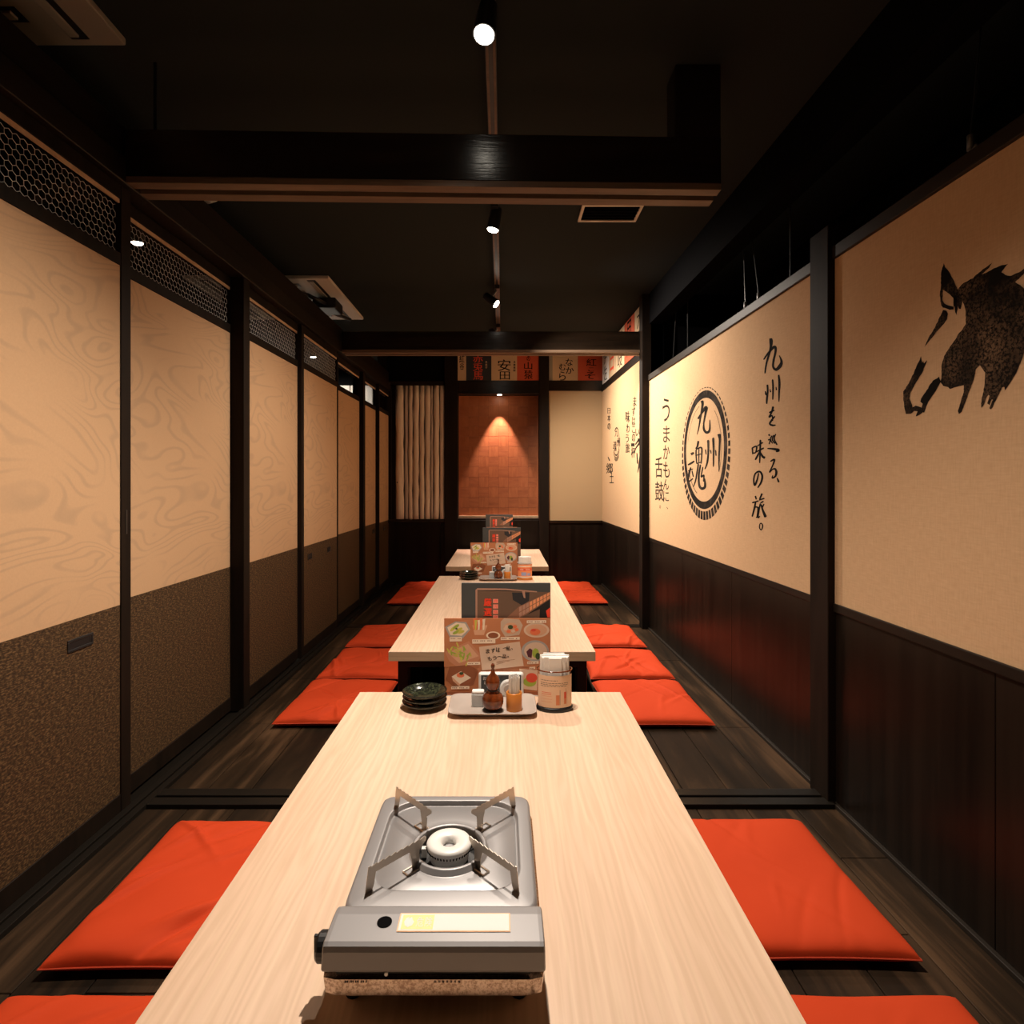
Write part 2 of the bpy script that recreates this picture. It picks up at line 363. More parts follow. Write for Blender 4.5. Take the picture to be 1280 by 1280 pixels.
for n_, (y0, y1, d, sn, sf, hs) in enumerate(doors, 1):
    dr = struct('door_%d' % n_, Lp(d + .015, (y0 + y1) / 2, 0))
    b = B(); t = .030
    b.box(d - .004, d + t, y0 - sn, y0, 0.006, 1.93, fn=Lp); b.box(d - .004, d + t, y1, y1 + sf, 0.006, 1.93, fn=Lp)
    b.box(d - .003, d + t, y0, y1, 0.006, .066, fn=Lp); b.box(d - .003, d + t, y0, y1, 1.684, 1.722, fn=Lp); b.box(d - .003, d + t, y0, y1, 1.888, 1.93, fn=Lp)
    obj('frame', b, 'dark', dr, bevel=.0015, seg=1)
    b = B(); b.box(d, d + .012, y0, y1, .645, 1.684, fn=Lp); obj('paper_panel', b, 'paper', dr)
    b = B(); b.box(d, d + .012, y0, y1, .066, .645, fn=Lp); obj('woven_panel', b, 'weave', dr)
    b = B(); b.box(d + .012, d + .026, y0, y1, .08, 1.68, fn=Lp); obj('backing', b, 'dark', dr)
    b = B(); b.box(d + .018, d + .021, y0, y1, 1.722, 1.888, fn=Lp); obj('glass_pane', b, 'glass', dr)
    b = B(); b.box(d + .001, d + .006, y0, y1, 1.876, 1.888, fn=Lp); obj('lit_rail_strip', b, 'pine', dr)  # pale strip stands in for the lit underside of the top rail
    if 1 < n_ < 6:
        b = B(); hexmesh(b, d + .010, y0, y1, 1.722, 1.878); obj('wire_mesh', b, 'wire', dr, stuff=True)
    for hy in hs:
        hw = .048 if n_ == 2 else .035; hz = .575
        b = B()
        b.box(d - .003, d + .0005, hy - hw, hy + hw, hz + .010, hz + .017, fn=Lp); b.box(d - .003, d + .0005, hy - hw, hy + hw, hz - .017, hz - .010, fn=Lp)
        b.box(d - .003, d + .0005, hy - hw, hy - hw + .006, hz - .010, hz + .010, fn=Lp); b.box(d - .003, d + .0005, hy + hw - .006, hy + hw, hz - .010, hz + .010, fn=Lp)
        hd = obj('handle', b, 'silver', dr, bevel=.0008, seg=1)
        b = B(); b.box(d - .0008, d + .0002, hy - hw + .006, hy + hw - .006, hz - .010, hz + .010, fn=Lp); b.box(d - .0015, d + .0002, hy + hw - .012, hy + hw - .006, hz - .008, hz + .008, fn=Lp); obj('finger_recess', b, 'black', hd)
b = B(); b.box(-.0055, -.0038, 1.783, 1.791, .86, .935, fn=Lp); o_ = obj('latch_slot', b, 'black', bpy.data.objects['door_2'])
# corridor behind the doors (seen through the transom glass)
b = B(); b.box(-2.75, -2.70, -.6, 6.7, -.02, ZC); b.box(-2.75, -1.2, 6.68, 6.74, -.02, ZC); b.box(-3.2, 1.4, -.82, -.76, -.02, ZC); sobj('wall_corridor', b, 'void')
sc = struct('wall_slatted', (-1.9, 6.62, 0))
for i in range(11):
    x = -2.65 + i * .13; b = B(); b.box(x, x + .12, 6.60, 6.63, .4, 2.13); obj('slat', b, 'whitewall', sc, bevel=.003, seg=1)
# ---- right wall
wrt = struct('wall_right')
b = B()
b.box(.012, .10, -.6, 4.0, 0, 1.72, fn=Rp); b.box(.012, .10, 4.0, YB + .05, 0, ZC, fn=Rp)
obj('wall_core', b, 'void', wrt)
b = B(); b.box(0, .10, -.6, 4.0, 2.12, ZC, fn=Rp); obj('header_beam', b, 'void', wrt)
b = B(); b.box(.62, .66, -.6, 4.1, 1.0, ZC, fn=Rp); b.box(.10, .62, 4.02, 4.06, 1.0, ZC, fn=Rp); b.box(.1, .66, -.6, 4.1, .98, 1.0, fn=Rp); obj('recess_back', b, 'void', wrt)
sec = [(-.5, 1.82, 1.725, 'a'), (1.925, 4.0, 1.725, 'b'), (4.08, YB, 1.924, 'c')]
panels = {}
for y0, y1, zt, key in sec:
    b = B(); b.box(0, .012, y0, y1, .638, zt, fn=Rp); panels[key] = obj('cloth_panel', b, 'cloth', wrt)
    n = max(2, round((y1 - y0) / .62)); st = (y1 - y0) / n
    for i in range(n):
        b = B(); b.box(.002, .012, y0 + i * st + .0008, y0 + (i + 1) * st - .0008, .012, .612, fn=Rp); obj('wainscot_board', b, 'wains', wrt, bevel=.001, seg=1)
    b = B(); b.box(-.006 if key == 'a' else -.001, .012, y0, y1, .612, .638, fn=Rp); obj('dado_rail', b, 'beamY', wrt, bevel=.002)
    b = B(); b.box(-.010, .012, y0, y1, -.002, .012, fn=Rp); obj('floor_bead', b, 'ledge', wrt, bevel=.002)
for y0, y1 in ((-.5, 1.82), (1.925, 4.0)):
    b = B(); b.box(-.010, .10, y0, y1, 1.725, 1.765, fn=Rp); obj('ledge', b, 'ledge', wrt, bevel=.003)
b = B(); b.box(-.006, .012, 4.08, YB, 1.924, 1.985, fn=Rp); obj('picture_rail', b, 'beamY', wrt, bevel=.002)
b = B(); b.box(-.022, .10, 1.82, 1.925, 0, 1.835, fn=Rp); obj('post', b, 'dark', wrt, bevel=.003)
b = B(); b.box(-.05, .10, 4.0, 4.08, 0, ZC, fn=Rp); obj('post', b, 'dark', wrt, bevel=.003)
# ---- ink on the right wall (thin layer just proud of the cloth)
FI = lambda sx, sy, ox, oy: (lambda x, y: wr(ox + x / sx, oy + y / sy, -.0006))
f3 = FI(4.925, 4.925, 920, 410); b = B()
strokes(b, [[(213, 63, 14), (216, 85, 17), (212, 130, 11), (188, 215, 9), (178, 280, 7)], [(170, 195, 7), (198, 155, 9), (236, 116, 13), (244, 140, 11), (231, 200, 10), (228, 238, 10), (247, 256, 13), (272, 232, 17), (280, 205, 11), (266, 168, 4)],
  [(193, 348, 9), (195, 390, 9), (190, 440, 10), (189, 468, 6)], [(181, 388, 5), (183, 405, 8), (187, 416, 3)], [(225, 316, 8), (228, 370, 9), (226, 442, 6)], [(209, 376, 4), (213, 396, 7)], [(262, 288, 8), (267, 340, 11), (265, 400, 8), (264, 455, 4)], [(246, 362, 4), (249, 383, 7)],
  [(204, 522, 8), (222, 512, 7), (237, 507, 5)], [(229, 483, 11), (219, 520, 8), (204, 548, 8), (222, 540, 7), (226, 572, 5)], [(240, 543, 6), (218, 570, 9), (208, 590, 9), (225, 599, 9), (245, 597, 5)],
  [(200, 655, 10), (209, 664, 5)], [(197, 690, 6), (211, 688, 7), (203, 716, 5)], [(192, 742, 5), (225, 744, 9), (262, 752, 14), (245, 762, 5)], [(222, 662, 6), (212, 685, 6), (226, 712, 5)], [(234, 658, 6), (223, 685, 6), (239, 712, 6)], [(245, 652, 6), (235, 683, 7), (253, 720, 8)],
  [(211, 822, 6), (236, 810, 9), (226, 845, 7), (206, 888, 6), (224, 871, 6), (241, 868, 9), (248, 890, 11), (240, 915, 9), (222, 923, 6), (228, 905, 4)], [(252, 923, 4), (258, 935, 8), (263, 950, 9)],
  [(100, 735, 8), (103, 778, 6)], [(100, 738, 6), (126, 729, 8), (121, 765, 6), (105, 770, 6)], [(130, 727, 5), (166, 704, 8)], [(118, 766, 6), (172, 738, 8)], [(150, 688, 9), (149, 740, 9), (145, 832, 6)], [(147, 757, 6), (125, 800, 9), (117, 812, 4)], [(150, 765, 6), (163, 790, 11), (178, 800, 12)],
  [(139, 892, 6), (131, 930, 8), (115, 968, 9), (109, 930, 7), (120, 895, 8), (146, 884, 9), (161, 910, 10), (155, 948, 9), (133, 984, 6)],
  [(119, 1033, 8), (125, 1056, 7)], [(99, 1076, 7), (140, 1064, 7)], [(121, 1070, 8), (113, 1110, 9), (99, 1162, 7)], [(118, 1102, 7), (135, 1108, 8), (131, 1160, 8), (122, 1165, 4)], [(161, 1018, 9), (145, 1055, 8)], [(141, 1060, 6), (176, 1048, 7)], [(150, 1078, 7), (170, 1066, 6)], [(150, 1080, 7), (141, 1120, 8), (135, 1166, 8), (148, 1158, 4)], [(154, 1085, 7), (165, 1122, 10), (183, 1165, 15)], [(173, 1083, 6), (160, 1108, 7)],
  [(154, 1200, 5), (163, 1212, 6), (162, 1230, 6), (154, 1243, 5), (145, 1230, 5), (146, 1210, 5), (154, 1200, 5)]], f3, 0, 1.3)
obj('brush_lettering', b, 'ink', panels['b'])
# round emblem: ring, tick border and three brushed characters
cy_, cz_, b = 2.965, 1.187, B()
def ring(b, r0, r1, a0=0, a1=2 * PI, n=64, dz=0, m=0):
    for i in range(n):
        q = []
        for a, r in ((a0 + (a1 - a0) * i / n, r0), (a0 + (a1 - a0) * (i + 1) / n, r0), (a0 + (a1 - a0) * (i + 1) / n, r1), (a0 + (a1 - a0) * i / n, r1)):
            if callable(r): r = r(a)
            q.append(Rp(-.0006, cy_ + r * math.sin(a), cz_ + dz + r * math.cos(a)))
        i0 = len(b.v); b.v += q; b.f.append((i0, i0 + 1, i0 + 2, i0 + 3)); b.m.append(m)
ring(b, .266, .304, n=72)
NT = 56
for i in range(NT):
    a = 2 * PI * i / NT; lo = (1 - math.cos(a)) / 2
    ri = .316; ro = ri + .004 + .040 * lo ** 1.1
    ring(b, ri, ro, a, a + 2 * PI / NT * (.62 + .14 * lo), n=2)
ring(b, .238, .241, .25, 1.3, n=20); ring(b, .240, .2445, 2.0, 2.75, n=14); ring(b, .236, .239, 4.2, 5.6, n=20)
obj('round_emblem', b, 'ink2', panels['b'])
f2 = FI(6.733, 6.733, 840, 470); b = B()
strokes(b, [[(250, 207, 22), (257, 240, 18), (243, 330, 13), (226, 430, 9), (211, 493, 4)], [(218, 362, 14), (250, 312, 13), (287, 264, 24), (281, 320, 15), (267, 400, 11), (270, 452, 16), (294, 476, 18), (317, 452, 15), (318, 368, 6)],
  [(304, 538, 18), (306, 620, 13), (298, 720, 13), (276, 785, 7)], [(281, 618, 10), (287, 662, 6)], [(347, 518, 17), (350, 620, 14), (348, 765, 9)], [(323, 622, 9), (330, 655, 6)], [(395, 487, 26), (402, 540, 15), (396, 680, 12), (395, 806, 5)], [(366, 622, 9), (371, 672, 9)],
  [(222, 546, 15), (214, 590, 13), (198, 612, 9)], [(203, 618, 10), (202, 660, 10), (208, 738, 9)], [(203, 618, 8), (247, 603, 12), (250, 660, 10), (244, 738, 10)], [(205, 668, 7), (245, 655, 7)], [(205, 738, 8), (245, 724, 8)], [(226, 605, 7), (226, 735, 8)], [(222, 738, 11), (212, 800, 11), (198, 880, 10), (178, 936, 5)], [(240, 745, 11), (226, 830, 13), (228, 915, 15), (250, 947, 19), (278, 930, 17), (273, 860, 10)], [(260, 765, 9), (245, 848, 9), (268, 835, 11), (264, 890, 7)],
  [(155, 655, 8), (180, 648, 14), (160, 668, 5)], [(133, 748, 10), (160, 735, 14), (188, 716, 11)], [(158, 768, 10), (142, 830, 15), (133, 885, 14), (152, 882, 10), (176, 862, 9)], [(168, 795, 8), (180, 850, 9)], [(135, 800, 8), (178, 780, 6)]], f2, 0, 1.2)
obj('emblem_characters', b, 'ink2', panels['b'])
b = B(); fp = lambda x, y: wr(x, y, -.0006)
for ch, x0, y0, x1, y1 in (('う', 828, 498, 837, 527), ('ま', 829, 532, 837, 553), ('か', 829, 556, 837, 574), ('も', 829, 577, 837, 597), ('ん', 829, 599, 836, 612), ('に', 829, 614, 836, 627), ('、', 833, 627, 838, 637)):
    put(b, ch, x0, y0, x1, y1, fp, fat=.07)
put(b, '舌', 819, 571, 828, 597, fp, fat=.12); put(b, '鼓', 819, 602, 829, 626, fp, fat=.12); put(b, '。', 824, 624, 829, 636, fp)
obj('small_lettering', b, 'ink2', panels['b'])
# far panel: small emblem and columns of script
b = B()
for ch, x0, y0, x1, y1 in (('い', 794.5, 536, 799, 545), ('ま', 791.5, 496, 795.5, 508), ('ず', 790, 509, 794, 520), ('は', 790, 521, 794, 532), ('こ', 790, 533, 794, 541), ('の', 790, 542, 794, 552), ('一', 789, 554, 793, 558), ('杯', 789, 559, 794, 572),
    ('味', 782, 514, 787, 528), ('わ', 783, 530, 787, 541), ('う', 782, 543, 786, 553), ('旅', 782, 554, 787, 566), ('日', 759.5, 510, 763, 517), ('本', 759.5, 518, 763, 527), ('の', 759.5, 529, 763, 537), ('郷', 758, 579, 766, 592), ('土', 762, 590, 767, 604)):
    put(b, ch, x0, y0, x1, y1, fp, fat=.15)
strokes(b, [[(797.5, 548, 1.6), (799.5, 553, 2), (795, 560, 1.2), (793, 566, .8)], [(794, 556, 1), (800, 549, 2), (801, 560, 1.6), (799, 580, 1.6), (797, 591, .6)], [(796, 566, 1), (797, 580, 1.4)], [(760, 571, .8), (762, 576, 1.3)]], fp, 0, 1.2)
obj('script_lettering', b, 'ink2', panels['c'])
b = B(); cyy, czz = 775 / (770.5 - 618), H - (552 - CY) * (775 / (770.5 - 618)) / F
sv = (cy_, cz_); cy_, cz_ = cyy, czz
ring(b, .115, .127, 2.2, 6.9, n=40)
for i in range(16): a = 2.2 + i * .125; ring(b, .135, .175 if 3 < i < 13 else .155, a, a + .08, n=1)
obj('small_emblem', b, 'ink2', panels['c'])
b = B()
for ch, x0, y0, x1, y1 in (('九', 768.5, 536, 772.5, 546), ('州', 771, 547, 775, 558), ('魂', 766.5, 551, 770.5, 564)): put(b, ch, x0, y0, x1, y1, fp, fat=.12)
obj('emblem_characters', b, 'ink2', panels['c']); cy_, cz_ = sv
# ink painting of a horse's head on the near panel
f4 = FI(5.818, 5.818, 1110, 310)
H1 = [(505, 303), (540, 262), (600, 226), (655, 200), (700, 185), (760, 153), (830, 124), (875, 114), (850, 140), (825, 176), (855, 196), (890, 203), (945, 180), (989, 150), (1040, 120), (1010, 165), (960, 215), (925, 248), (960, 268), (1000, 305), (1050, 370), (1075, 450), (1070, 560), (1035, 680), (989, 765), (962, 840), (920, 930), (885, 985), (862, 1020), (850, 1035), (846, 1010), (828, 1015), (800, 1075), (768, 1140), (748, 1175), (737, 1165), (762, 1105), (756, 1100), (738, 1142), (722, 1130), (738, 1075), (730, 1068), (710, 1100), (695, 1145), (678, 1162), (676, 1130), (690, 1060), (700, 1010), (705, 905), (670, 853), (640, 880), (622, 960), (592, 1040), (565, 1115), (537, 1190), (516, 1208), (508, 1185), (530, 1110), (552, 1040), (550, 998), (500, 1010), (450, 1025), (437, 1012), (400, 1002), (383, 978), (388, 930), (390, 850), (408, 785), (450, 718), (490, 665), (510, 625), (535, 600), (567, 550), (563, 450), (552, 410), (540, 385), (528, 445), (514, 440), (508, 420), (500, 488), (490, 470), (484, 420), (478, 350)]
E1 = [(405, 110), (415, 140), (440, 168), (475, 230), (505, 300), (520, 330), (500, 400), (487, 420), (478, 430), (475, 365), (450, 338), (398, 303), (383, 300), (385, 190)]
E2 = [(383, 300), (398, 303), (396, 380), (412, 405), (440, 418), (478, 428), (478, 448), (450, 450), (430, 442), (400, 434), (386, 415), (376, 345)]
G1 = [(400, 450), (425, 455), (436, 480), (428, 520), (408, 550), (370, 590), (330, 640), (290, 687), (262, 722), (296, 650), (340, 580), (368, 515)]
G2 = [(240, 785), (248, 835), (256, 822), (262, 840), (285, 815), (272, 850), (240, 920), (200, 985), (160, 1060), (155, 1092), (175, 1140), (178, 1160), (200, 1146), (240, 1158), (262, 1190), (232, 1212), (202, 1225), (216, 1188), (190, 1185), (165, 1205), (130, 1207), (120, 1168), (112, 1110), (110, 1045), (150, 985), (190, 900), (222, 830)]
G3 = [(372, 935), (385, 972), (340, 1050), (292, 1118), (272, 1170), (262, 1198), (238, 1180), (252, 1132), (235, 1118), (240, 1095), (280, 1035), (325, 965)]
W1 = [(757, 108), (735, 145), (690, 185), (650, 206), (600, 235), (640, 195), (700, 148)]
b = B()
rr_ = random.Random(3)
def rough(P):
    out = []
    for i, p in enumerate(P):
        q = P[(i + 1) % len(P)]; d = math.hypot(q[0] - p[0], q[1] - p[1]); n = max(1, int(d / 14))
        for j in range(n):
            t = j / n; e = 0 if j == 0 else 2.2
            out.append((p[0] + (q[0] - p[0]) * t + rr_.uniform(-e, e), p[1] + (q[1] - p[1]) * t + rr_.uniform(-e, e)))
    return out
for P in (H1, E1, E2, G1, G2, G3, W1): b.poly([f4(*p) for p in rough(P)])
obj('horse_ink_painting', b, 'horse', panels['a'])
# label posters above the picture rail of the far right section
def poster(y0, y1, mat, chars, ink, label):
    b = B(); b.box(-.004, 0, y0, y1, 1.99, 2.32, fn=Rp)
    o = obj('poster', b, mat); o['label'] = label; o['category'] = 'poster'; o['group'] = 'drink label posters over the far wall panels'
    b = B()
    n = len(chars); h = .33 / n
    for i, ch in enumerate(chars):
        x0, x1 = y1 - .03, y0 + .03
        put(b, ch, x0 - (x0 - x1) * .15, 2.31 - i * h, x0 - (x0 - x1) * .8, 2.31 - (i + .86) * h, lambda x, y: Rp(-.0046, x, y))
    obj('lettering', b, ink, o)
poster(4.10, 4.40, 'p_cream', '大黒', 'ink', 'cream label poster on the side wall, nearest the timber post')
poster(4.41, 4.74, 'p_red', '黒', 'ink', 'red label poster on the side wall, second from the timber post')
poster(4.75, 5.08, 'p_cream', '壱岐', 'ink', 'cream label poster on the side wall, third from the timber post')
poster(5.09, 5.40, 'p_cream', '白', 'p_redink', 'cream label poster with red character on the side wall near the corner')
poster(5.41, 5.72, 'paperwhite', '伊佐', 'ink', 'white label poster on the side wall in the far right corner')
# dark recess over the right wall: hanging slings
def cord_set(nm, Y, X, items, label):
    t = thing(nm, label, 'cord', (X, Y, ZC), 'slings hanging in the recess above the cream panels')
    for dy, dx, lean, z0 in items:
        b = B(); b.tube((X + dx, Y + dy + lean, ZC), (X + dx, Y + dy, z0), .0032, 6); obj('cable', b, 'silver', t)
        b = B(); b.tube((X + dx, Y + dy, z0 + .004), (X + dx, Y + dy, z0 - .035), .009, 8); b.tube((X + dx, Y + dy - .02, z0 - .03), (X + dx, Y + dy + .02, z0 - .055), .005, 6)
        obj('clasp', b, 'steel', t, smooth=True)
    b = B()
    for j in range(5): b.lathe([(.004, 1.80 + j * .013), (.007, 1.804 + j * .013), (.004, 1.809 + j * .013)], X + .03, Y - .06, 6)
    obj('chain', b, 'silver', t)
cord_set('hanging_cable', 2.70, 1.19, [(.12, 0, .03, 1.90), (.02, .02, .10, 1.91), (-.24, .04, 0, 1.88)], 'thin cables with metal clasps hanging above the round emblem')
cord_set('hanging_cable', 3.95, 1.17, [(0, 0, -.10, 1.85), (-.22, .03, 0, 1.82)], 'thin cables hanging in the dark recess beside the far post')
cord_set('hanging_cable', 1.45, 1.22, [(.05, 0, -.05, 1.92), (-.13, .03, 0, 1.98)], 'thin cables hanging above the horse painting')

# ---- back wall
bw = struct('wall_back', (0, YB, 0))
b = B(); x0, x1 = -1.25, 1.12; NX0, NX1, NZ0, NZ1 = -.45, .37, .655, 1.915
b.box(x0, NX0, YB + .012, YB + .1, 0, ZC); b.box(NX1, x1, YB + .012, YB + .1, 0, ZC); b.box(NX0, NX1, YB + .012, YB + .1, 0, NZ0); b.box(NX0, NX1, YB + .012, YB + .1, NZ1, ZC)
b.box(NX0 - .02, NX1 + .02, YB + .215, YB + .25, NZ0 - .05, NZ1 + .05)
b.box(NX0 - .02, NX0, YB + .012, YB + .22, NZ0, NZ1); b.box(NX1, NX1 + .02, YB + .012, YB + .22, NZ0, NZ1); b.box(NX0, NX1, YB + .1, YB + .22, NZ1, NZ1 + .03); b.box(NX0, NX1, YB + .1, YB + .22, NZ0 - .03, NZ0)
obj('wall_core', b, 'dark', bw)
for i in range(5):
    xs = [-1.15, -.62, -.44, -.05, .37, 1.0]; b = B(); b.box(xs[i] + .001, xs[i + 1] - .001, YB, YB + .012, 0, .64); obj('wainscot_board', b, 'wains', bw, bevel=.001, seg=1)
for xa, xb_ in ((-.575, -.445), (.368, .463)):
    b = B(); b.box(xa, xb_, YB - .03, YB + .012, 0, ZC); obj('post', b, 'dark', bw, bevel=.003)
for xa, xb_, z0, z1 in ((-1.15, -.575, 1.985, 2.03), (-.445, .368, 1.90, 2.035), (.463, 1.02, 1.932, 2.035), (-1.15, -.575, .62, .652), (.463, 1.02, .615, .640)):
    b = B(); b.box(xa, xb_, YB - .014, YB + .012, z0, z1); obj('cross_rail', b, 'beam', bw, bevel=.002)
b = B(); b.box(.463, 1.0, YB - .002, YB + .012, .640, 1.932); obj('paper_panel', b, 'cloth2', bw)
b = B(); b.box(-1.15, -.575, YB + .002, YB + .012, 2.03, ZC); obj('dark_panel', b, 'void', bw)
# niche: veneer tiles, pale sill and side strip
nt, mt_ = 8, 12; tw = (NX1 - NX0) / nt; th = (NZ1 - NZ0) / mt_
for i in range(nt):
    for j in range(mt_):
        b = B(); g = .0006; dp = rnd.random() * .001
        b.box(NX0 + i * tw + g, NX0 + (i + 1) * tw - g, YB + .205 - dp, YB + .216, NZ0 + j * th + g, NZ0 + (j + 1) * th - g); obj('veneer_tile', b, 'tile' if (i + j) % 2 else 'tile2', bw)
b = B(); b.box(NX0, NX1, YB + .16, YB + .203, NZ0, NZ0 + .022); obj('niche_sill', b, 'pine', bw, bevel=.001)
b = B(); b.box(NX0, NX0 + .010, YB + .19, YB + .204, NZ0 + .022, NZ1); b.box(NX1 - .012, NX1, YB + .19, YB + .204, NZ0 + .022, NZ1); obj('niche_edge', b, 'tile', bw)
# bleached logs set side by side
lx = -1.068; rl = random.Random(5)
widths = [.085, .035, .045, .062, .05, .055, .028, .06, .05]; tot = sum(widths); sc_ = .493 / tot
for i, wd in enumerate(widths):
    wd *= sc_; x0 = lx; lx += wd; n = 7; L = []
    for kz in range(15):
        z = .655 + (1.985 - .655) * kz / 14; r = wd / 2 * (.78 + .14 * rl.random()); cx = x0 + wd / 2 + rl.uniform(-.003, .003)
        L.append([(cx + r * math.cos(PI + PI * j / n), YB - .004 + .8 * r * math.sin(PI + PI * j / n) + .01, z) for j in range(n + 1)])
    b = B(); b.loops(L, 0, True, True, close=False); o = obj('log', b, ('pole2' if i in (1, 6) else 'pole'), bw, smooth=True)
b = B(); b.box(-1.07, -.575, YB + .006, YB + .012, .652, 1.985); obj('log_backing', b, 'grey', bw)
b = B(); b.lathe([(.007, 0), (.006, .001)], 0, 0, 10); b.v = [(x - 1.045, YB - .026 - z, 1.02 + y) for x, y, z in b.v]; obj('knot_hole', b, 'black', bw)
def bposter(x0, x1, mat, glyphs, ink, label, z0=2.037, z1=2.315):
    b = B(); b.box(x0, x1, YB - .006, YB - .001, z0, z1)
    o = obj('poster', b, mat); o['label'] = label; o['category'] = 'poster'; o['group'] = 'drink label posters along the back wall'
    for gi, (chs, col, gm) in enumerate(glyphs):
        b = B()
        for ch, u0, v0, u1, v1 in chs:
            # pixel-like coordinates: u to the right, v downward, in fractions of the visible poster
            put(b, ch, x0 + u0 * (x1 - x0), z1 - v0 * (z1 - z0), x0 + u1 * (x1 - x0), z1 - v1 * (z1 - z0), lambda x, y: (x, YB - .0068, y), fat=.0012)
        obj('lettering', b, gm, o)
bposter(-.445, -.362, 'p_cream', [([('紅', .2, .1, .8, .36), ('谷', .25, .38, .75, .62)], 0, 'ink')], 0, 'narrow cream label poster on the back wall, leftmost of the row')
bposter(-.362, -.110, 'p_navy', [([('赤', .28, .06, .66, .36), ('兎', .28, .38, .66, .66), ('馬', .28, .68, .66, .98)], 0, 'p_redink'), ([('本', .76, .30, .84, .38), ('格', .76, .40, .84, .48), ('芋', .76, .50, .84, .58)], 0, 'p_cream')], 0, 'navy label poster with three red characters on the back wall')
bposter(-.110, .146, 'p_cream', [([('安', .25, .25, .75, .66), ('田', .33, .68, .72, .97), ('本', .86, .30, .94, .38), ('格', .86, .40, .94, .48), ('焼', .86, .50, .94, .58), ('酎', .86, .60, .94, .68)], 0, 'ink')], 0, 'cream label poster with large black brush characters over the niche')
bposter(.146, .362, 'p_red', [([('の', .45, .13, .6, .30), ('山', .33, .34, .70, .60), ('猿', .33, .63, .72, .95)], 0, 'ink')], 0, 'red label poster right of the two-character cream one, over the niche')
bposter(.466, .500, 'beige', [], 0, 'thin brown strip of a label beside the niche post')
bposter(.500, .752, 'p_cream', [([('な', .52, .22, .80, .48), ('か', .52, .52, .84, .76), ('む', .26, .40, .52, .64), ('ら', .26, .68, .52, 1.0)], 0, 'ink')], 0, 'cream label poster with flowing brush script, right of the niche post')
bposter(.754, 1.0, 'p_red', [([('紅', .34, .22, .74, .48), ('こ', .42, .54, .64, .68), ('そ', .28, .70, .70, .95)], 0, 'ink')], 0, 'red label poster in the right corner of the back wall')

# ---- cross beams (room partitions' head rails)
def cross(y0, x0, x1, zt, zb, skew=.0, lab='', y1=None):
    y1 = y1 or y0 + .11; fn = lambda x, y, z: (x, y + skew * x, z)
    t = struct('beam_%d' % (1 + ('beam_1' in bpy.data.objects)), ((x0 + x1) / 2, y0, zb)); t['label'] = lab
    b = B(); b.box(x0, x1, y0, y1, zb + .018, zt, fn=fn); obj('beam_body', b, 'beam', t, bevel=.004)
    b = B(); d = (y1 - y0)
    for a, c_ in ((0, .30), (.42, .46), (.62, .98)):
        pass
    b.box(x0, x1, y0 + d * .0, y0 + d * .36, zb, zb + .02, fn=fn); obj('rail_edge', b, 'lip', t, bevel=.0015)
    b = B(); b.box(x0, x1, y0 + d * .62, y1, zb, zb + .02, fn=fn); obj('rail_edge', b, 'lip', t, bevel=.0015)
    b = B(); b.box(x0, x1, y0 + d * .36, y0 + d * .62, zb + .014, zb + .02, fn=fn); obj('groove', b, 'black', t)
cross(1.785, -1.155, .685, 2.10, 1.935, .024, 'dark timber head rail with two-groove underside across the room above the first table')
cross(4.06, -1.13, 1.0, 2.085, 1.935, 0, 'dark timber head rail across the room past the second table')
b = B(); b.box(.542, .684, 1.803, 1.90, 2.098, ZC); trim(b, 'beam', 'short dark timber hanger holding the end of the first head rail', bevel=.003)
for x, y in ((-1.085, 1.80), (-1.30, 4.0)):
    b = B(); b.tube((x, y, 2.09), (x, y, ZC), .005, 6); trim(b, 'black', 'thin black rod from the ceiling down to the timber rail')

# ================================================================ LIGHTS AND CEILING THINGS
t = thing('lighting_track', 'long black lighting track on the ceiling above the tables', 'track', (-.035, .6, ZC))
b = B(); b.box(-.052, -.018, .45, 5.5, ZC - .022, ZC); obj('track_body', b, 'black', t)
b = B(); b.box(-.050, -.042, .46, 5.49, ZC - .0235, ZC - .0215); b.box(-.028, -.020, .46, 5.49, ZC - .0235, ZC - .0215); obj('lit_track_edge', b, 'lip', t)  # brown strips paint the light caught along the track edges
def light(name, loc, target, power, angle, blend=.5, rad=.025, parent=None, col=WARM):
    ld = bpy.data.lights.new(name, 'SPOT'); ld.energy = power; ld.spot_size = math.radians(angle); ld.spot_blend = blend; ld.color = col; ld.shadow_soft_size = rad
    o = bpy.data.objects.new(name, ld); C.objects.link(o); d = Vector(target) - Vector(loc)
    o.rotation_euler = d.to_track_quat('-Z', 'Y').to_euler(); o.location = Vector(loc)
    if parent: o.parent = parent; o.location = Vector(loc) - Wp(parent)
    return o
def dome(b, p, d, r):
    a = d.orthogonal().normalized(); c_ = d.cross(a)
    b.loops([[p + d * h * r + (a * math.cos(2 * PI * j / 20) + c_ * math.sin(2 * PI * j / 20)) * r * q for j in range(20)] for q, h in ((1, 0), (.95, .22), (.8, .36), (.5, .48), (.1, .52))], 0)
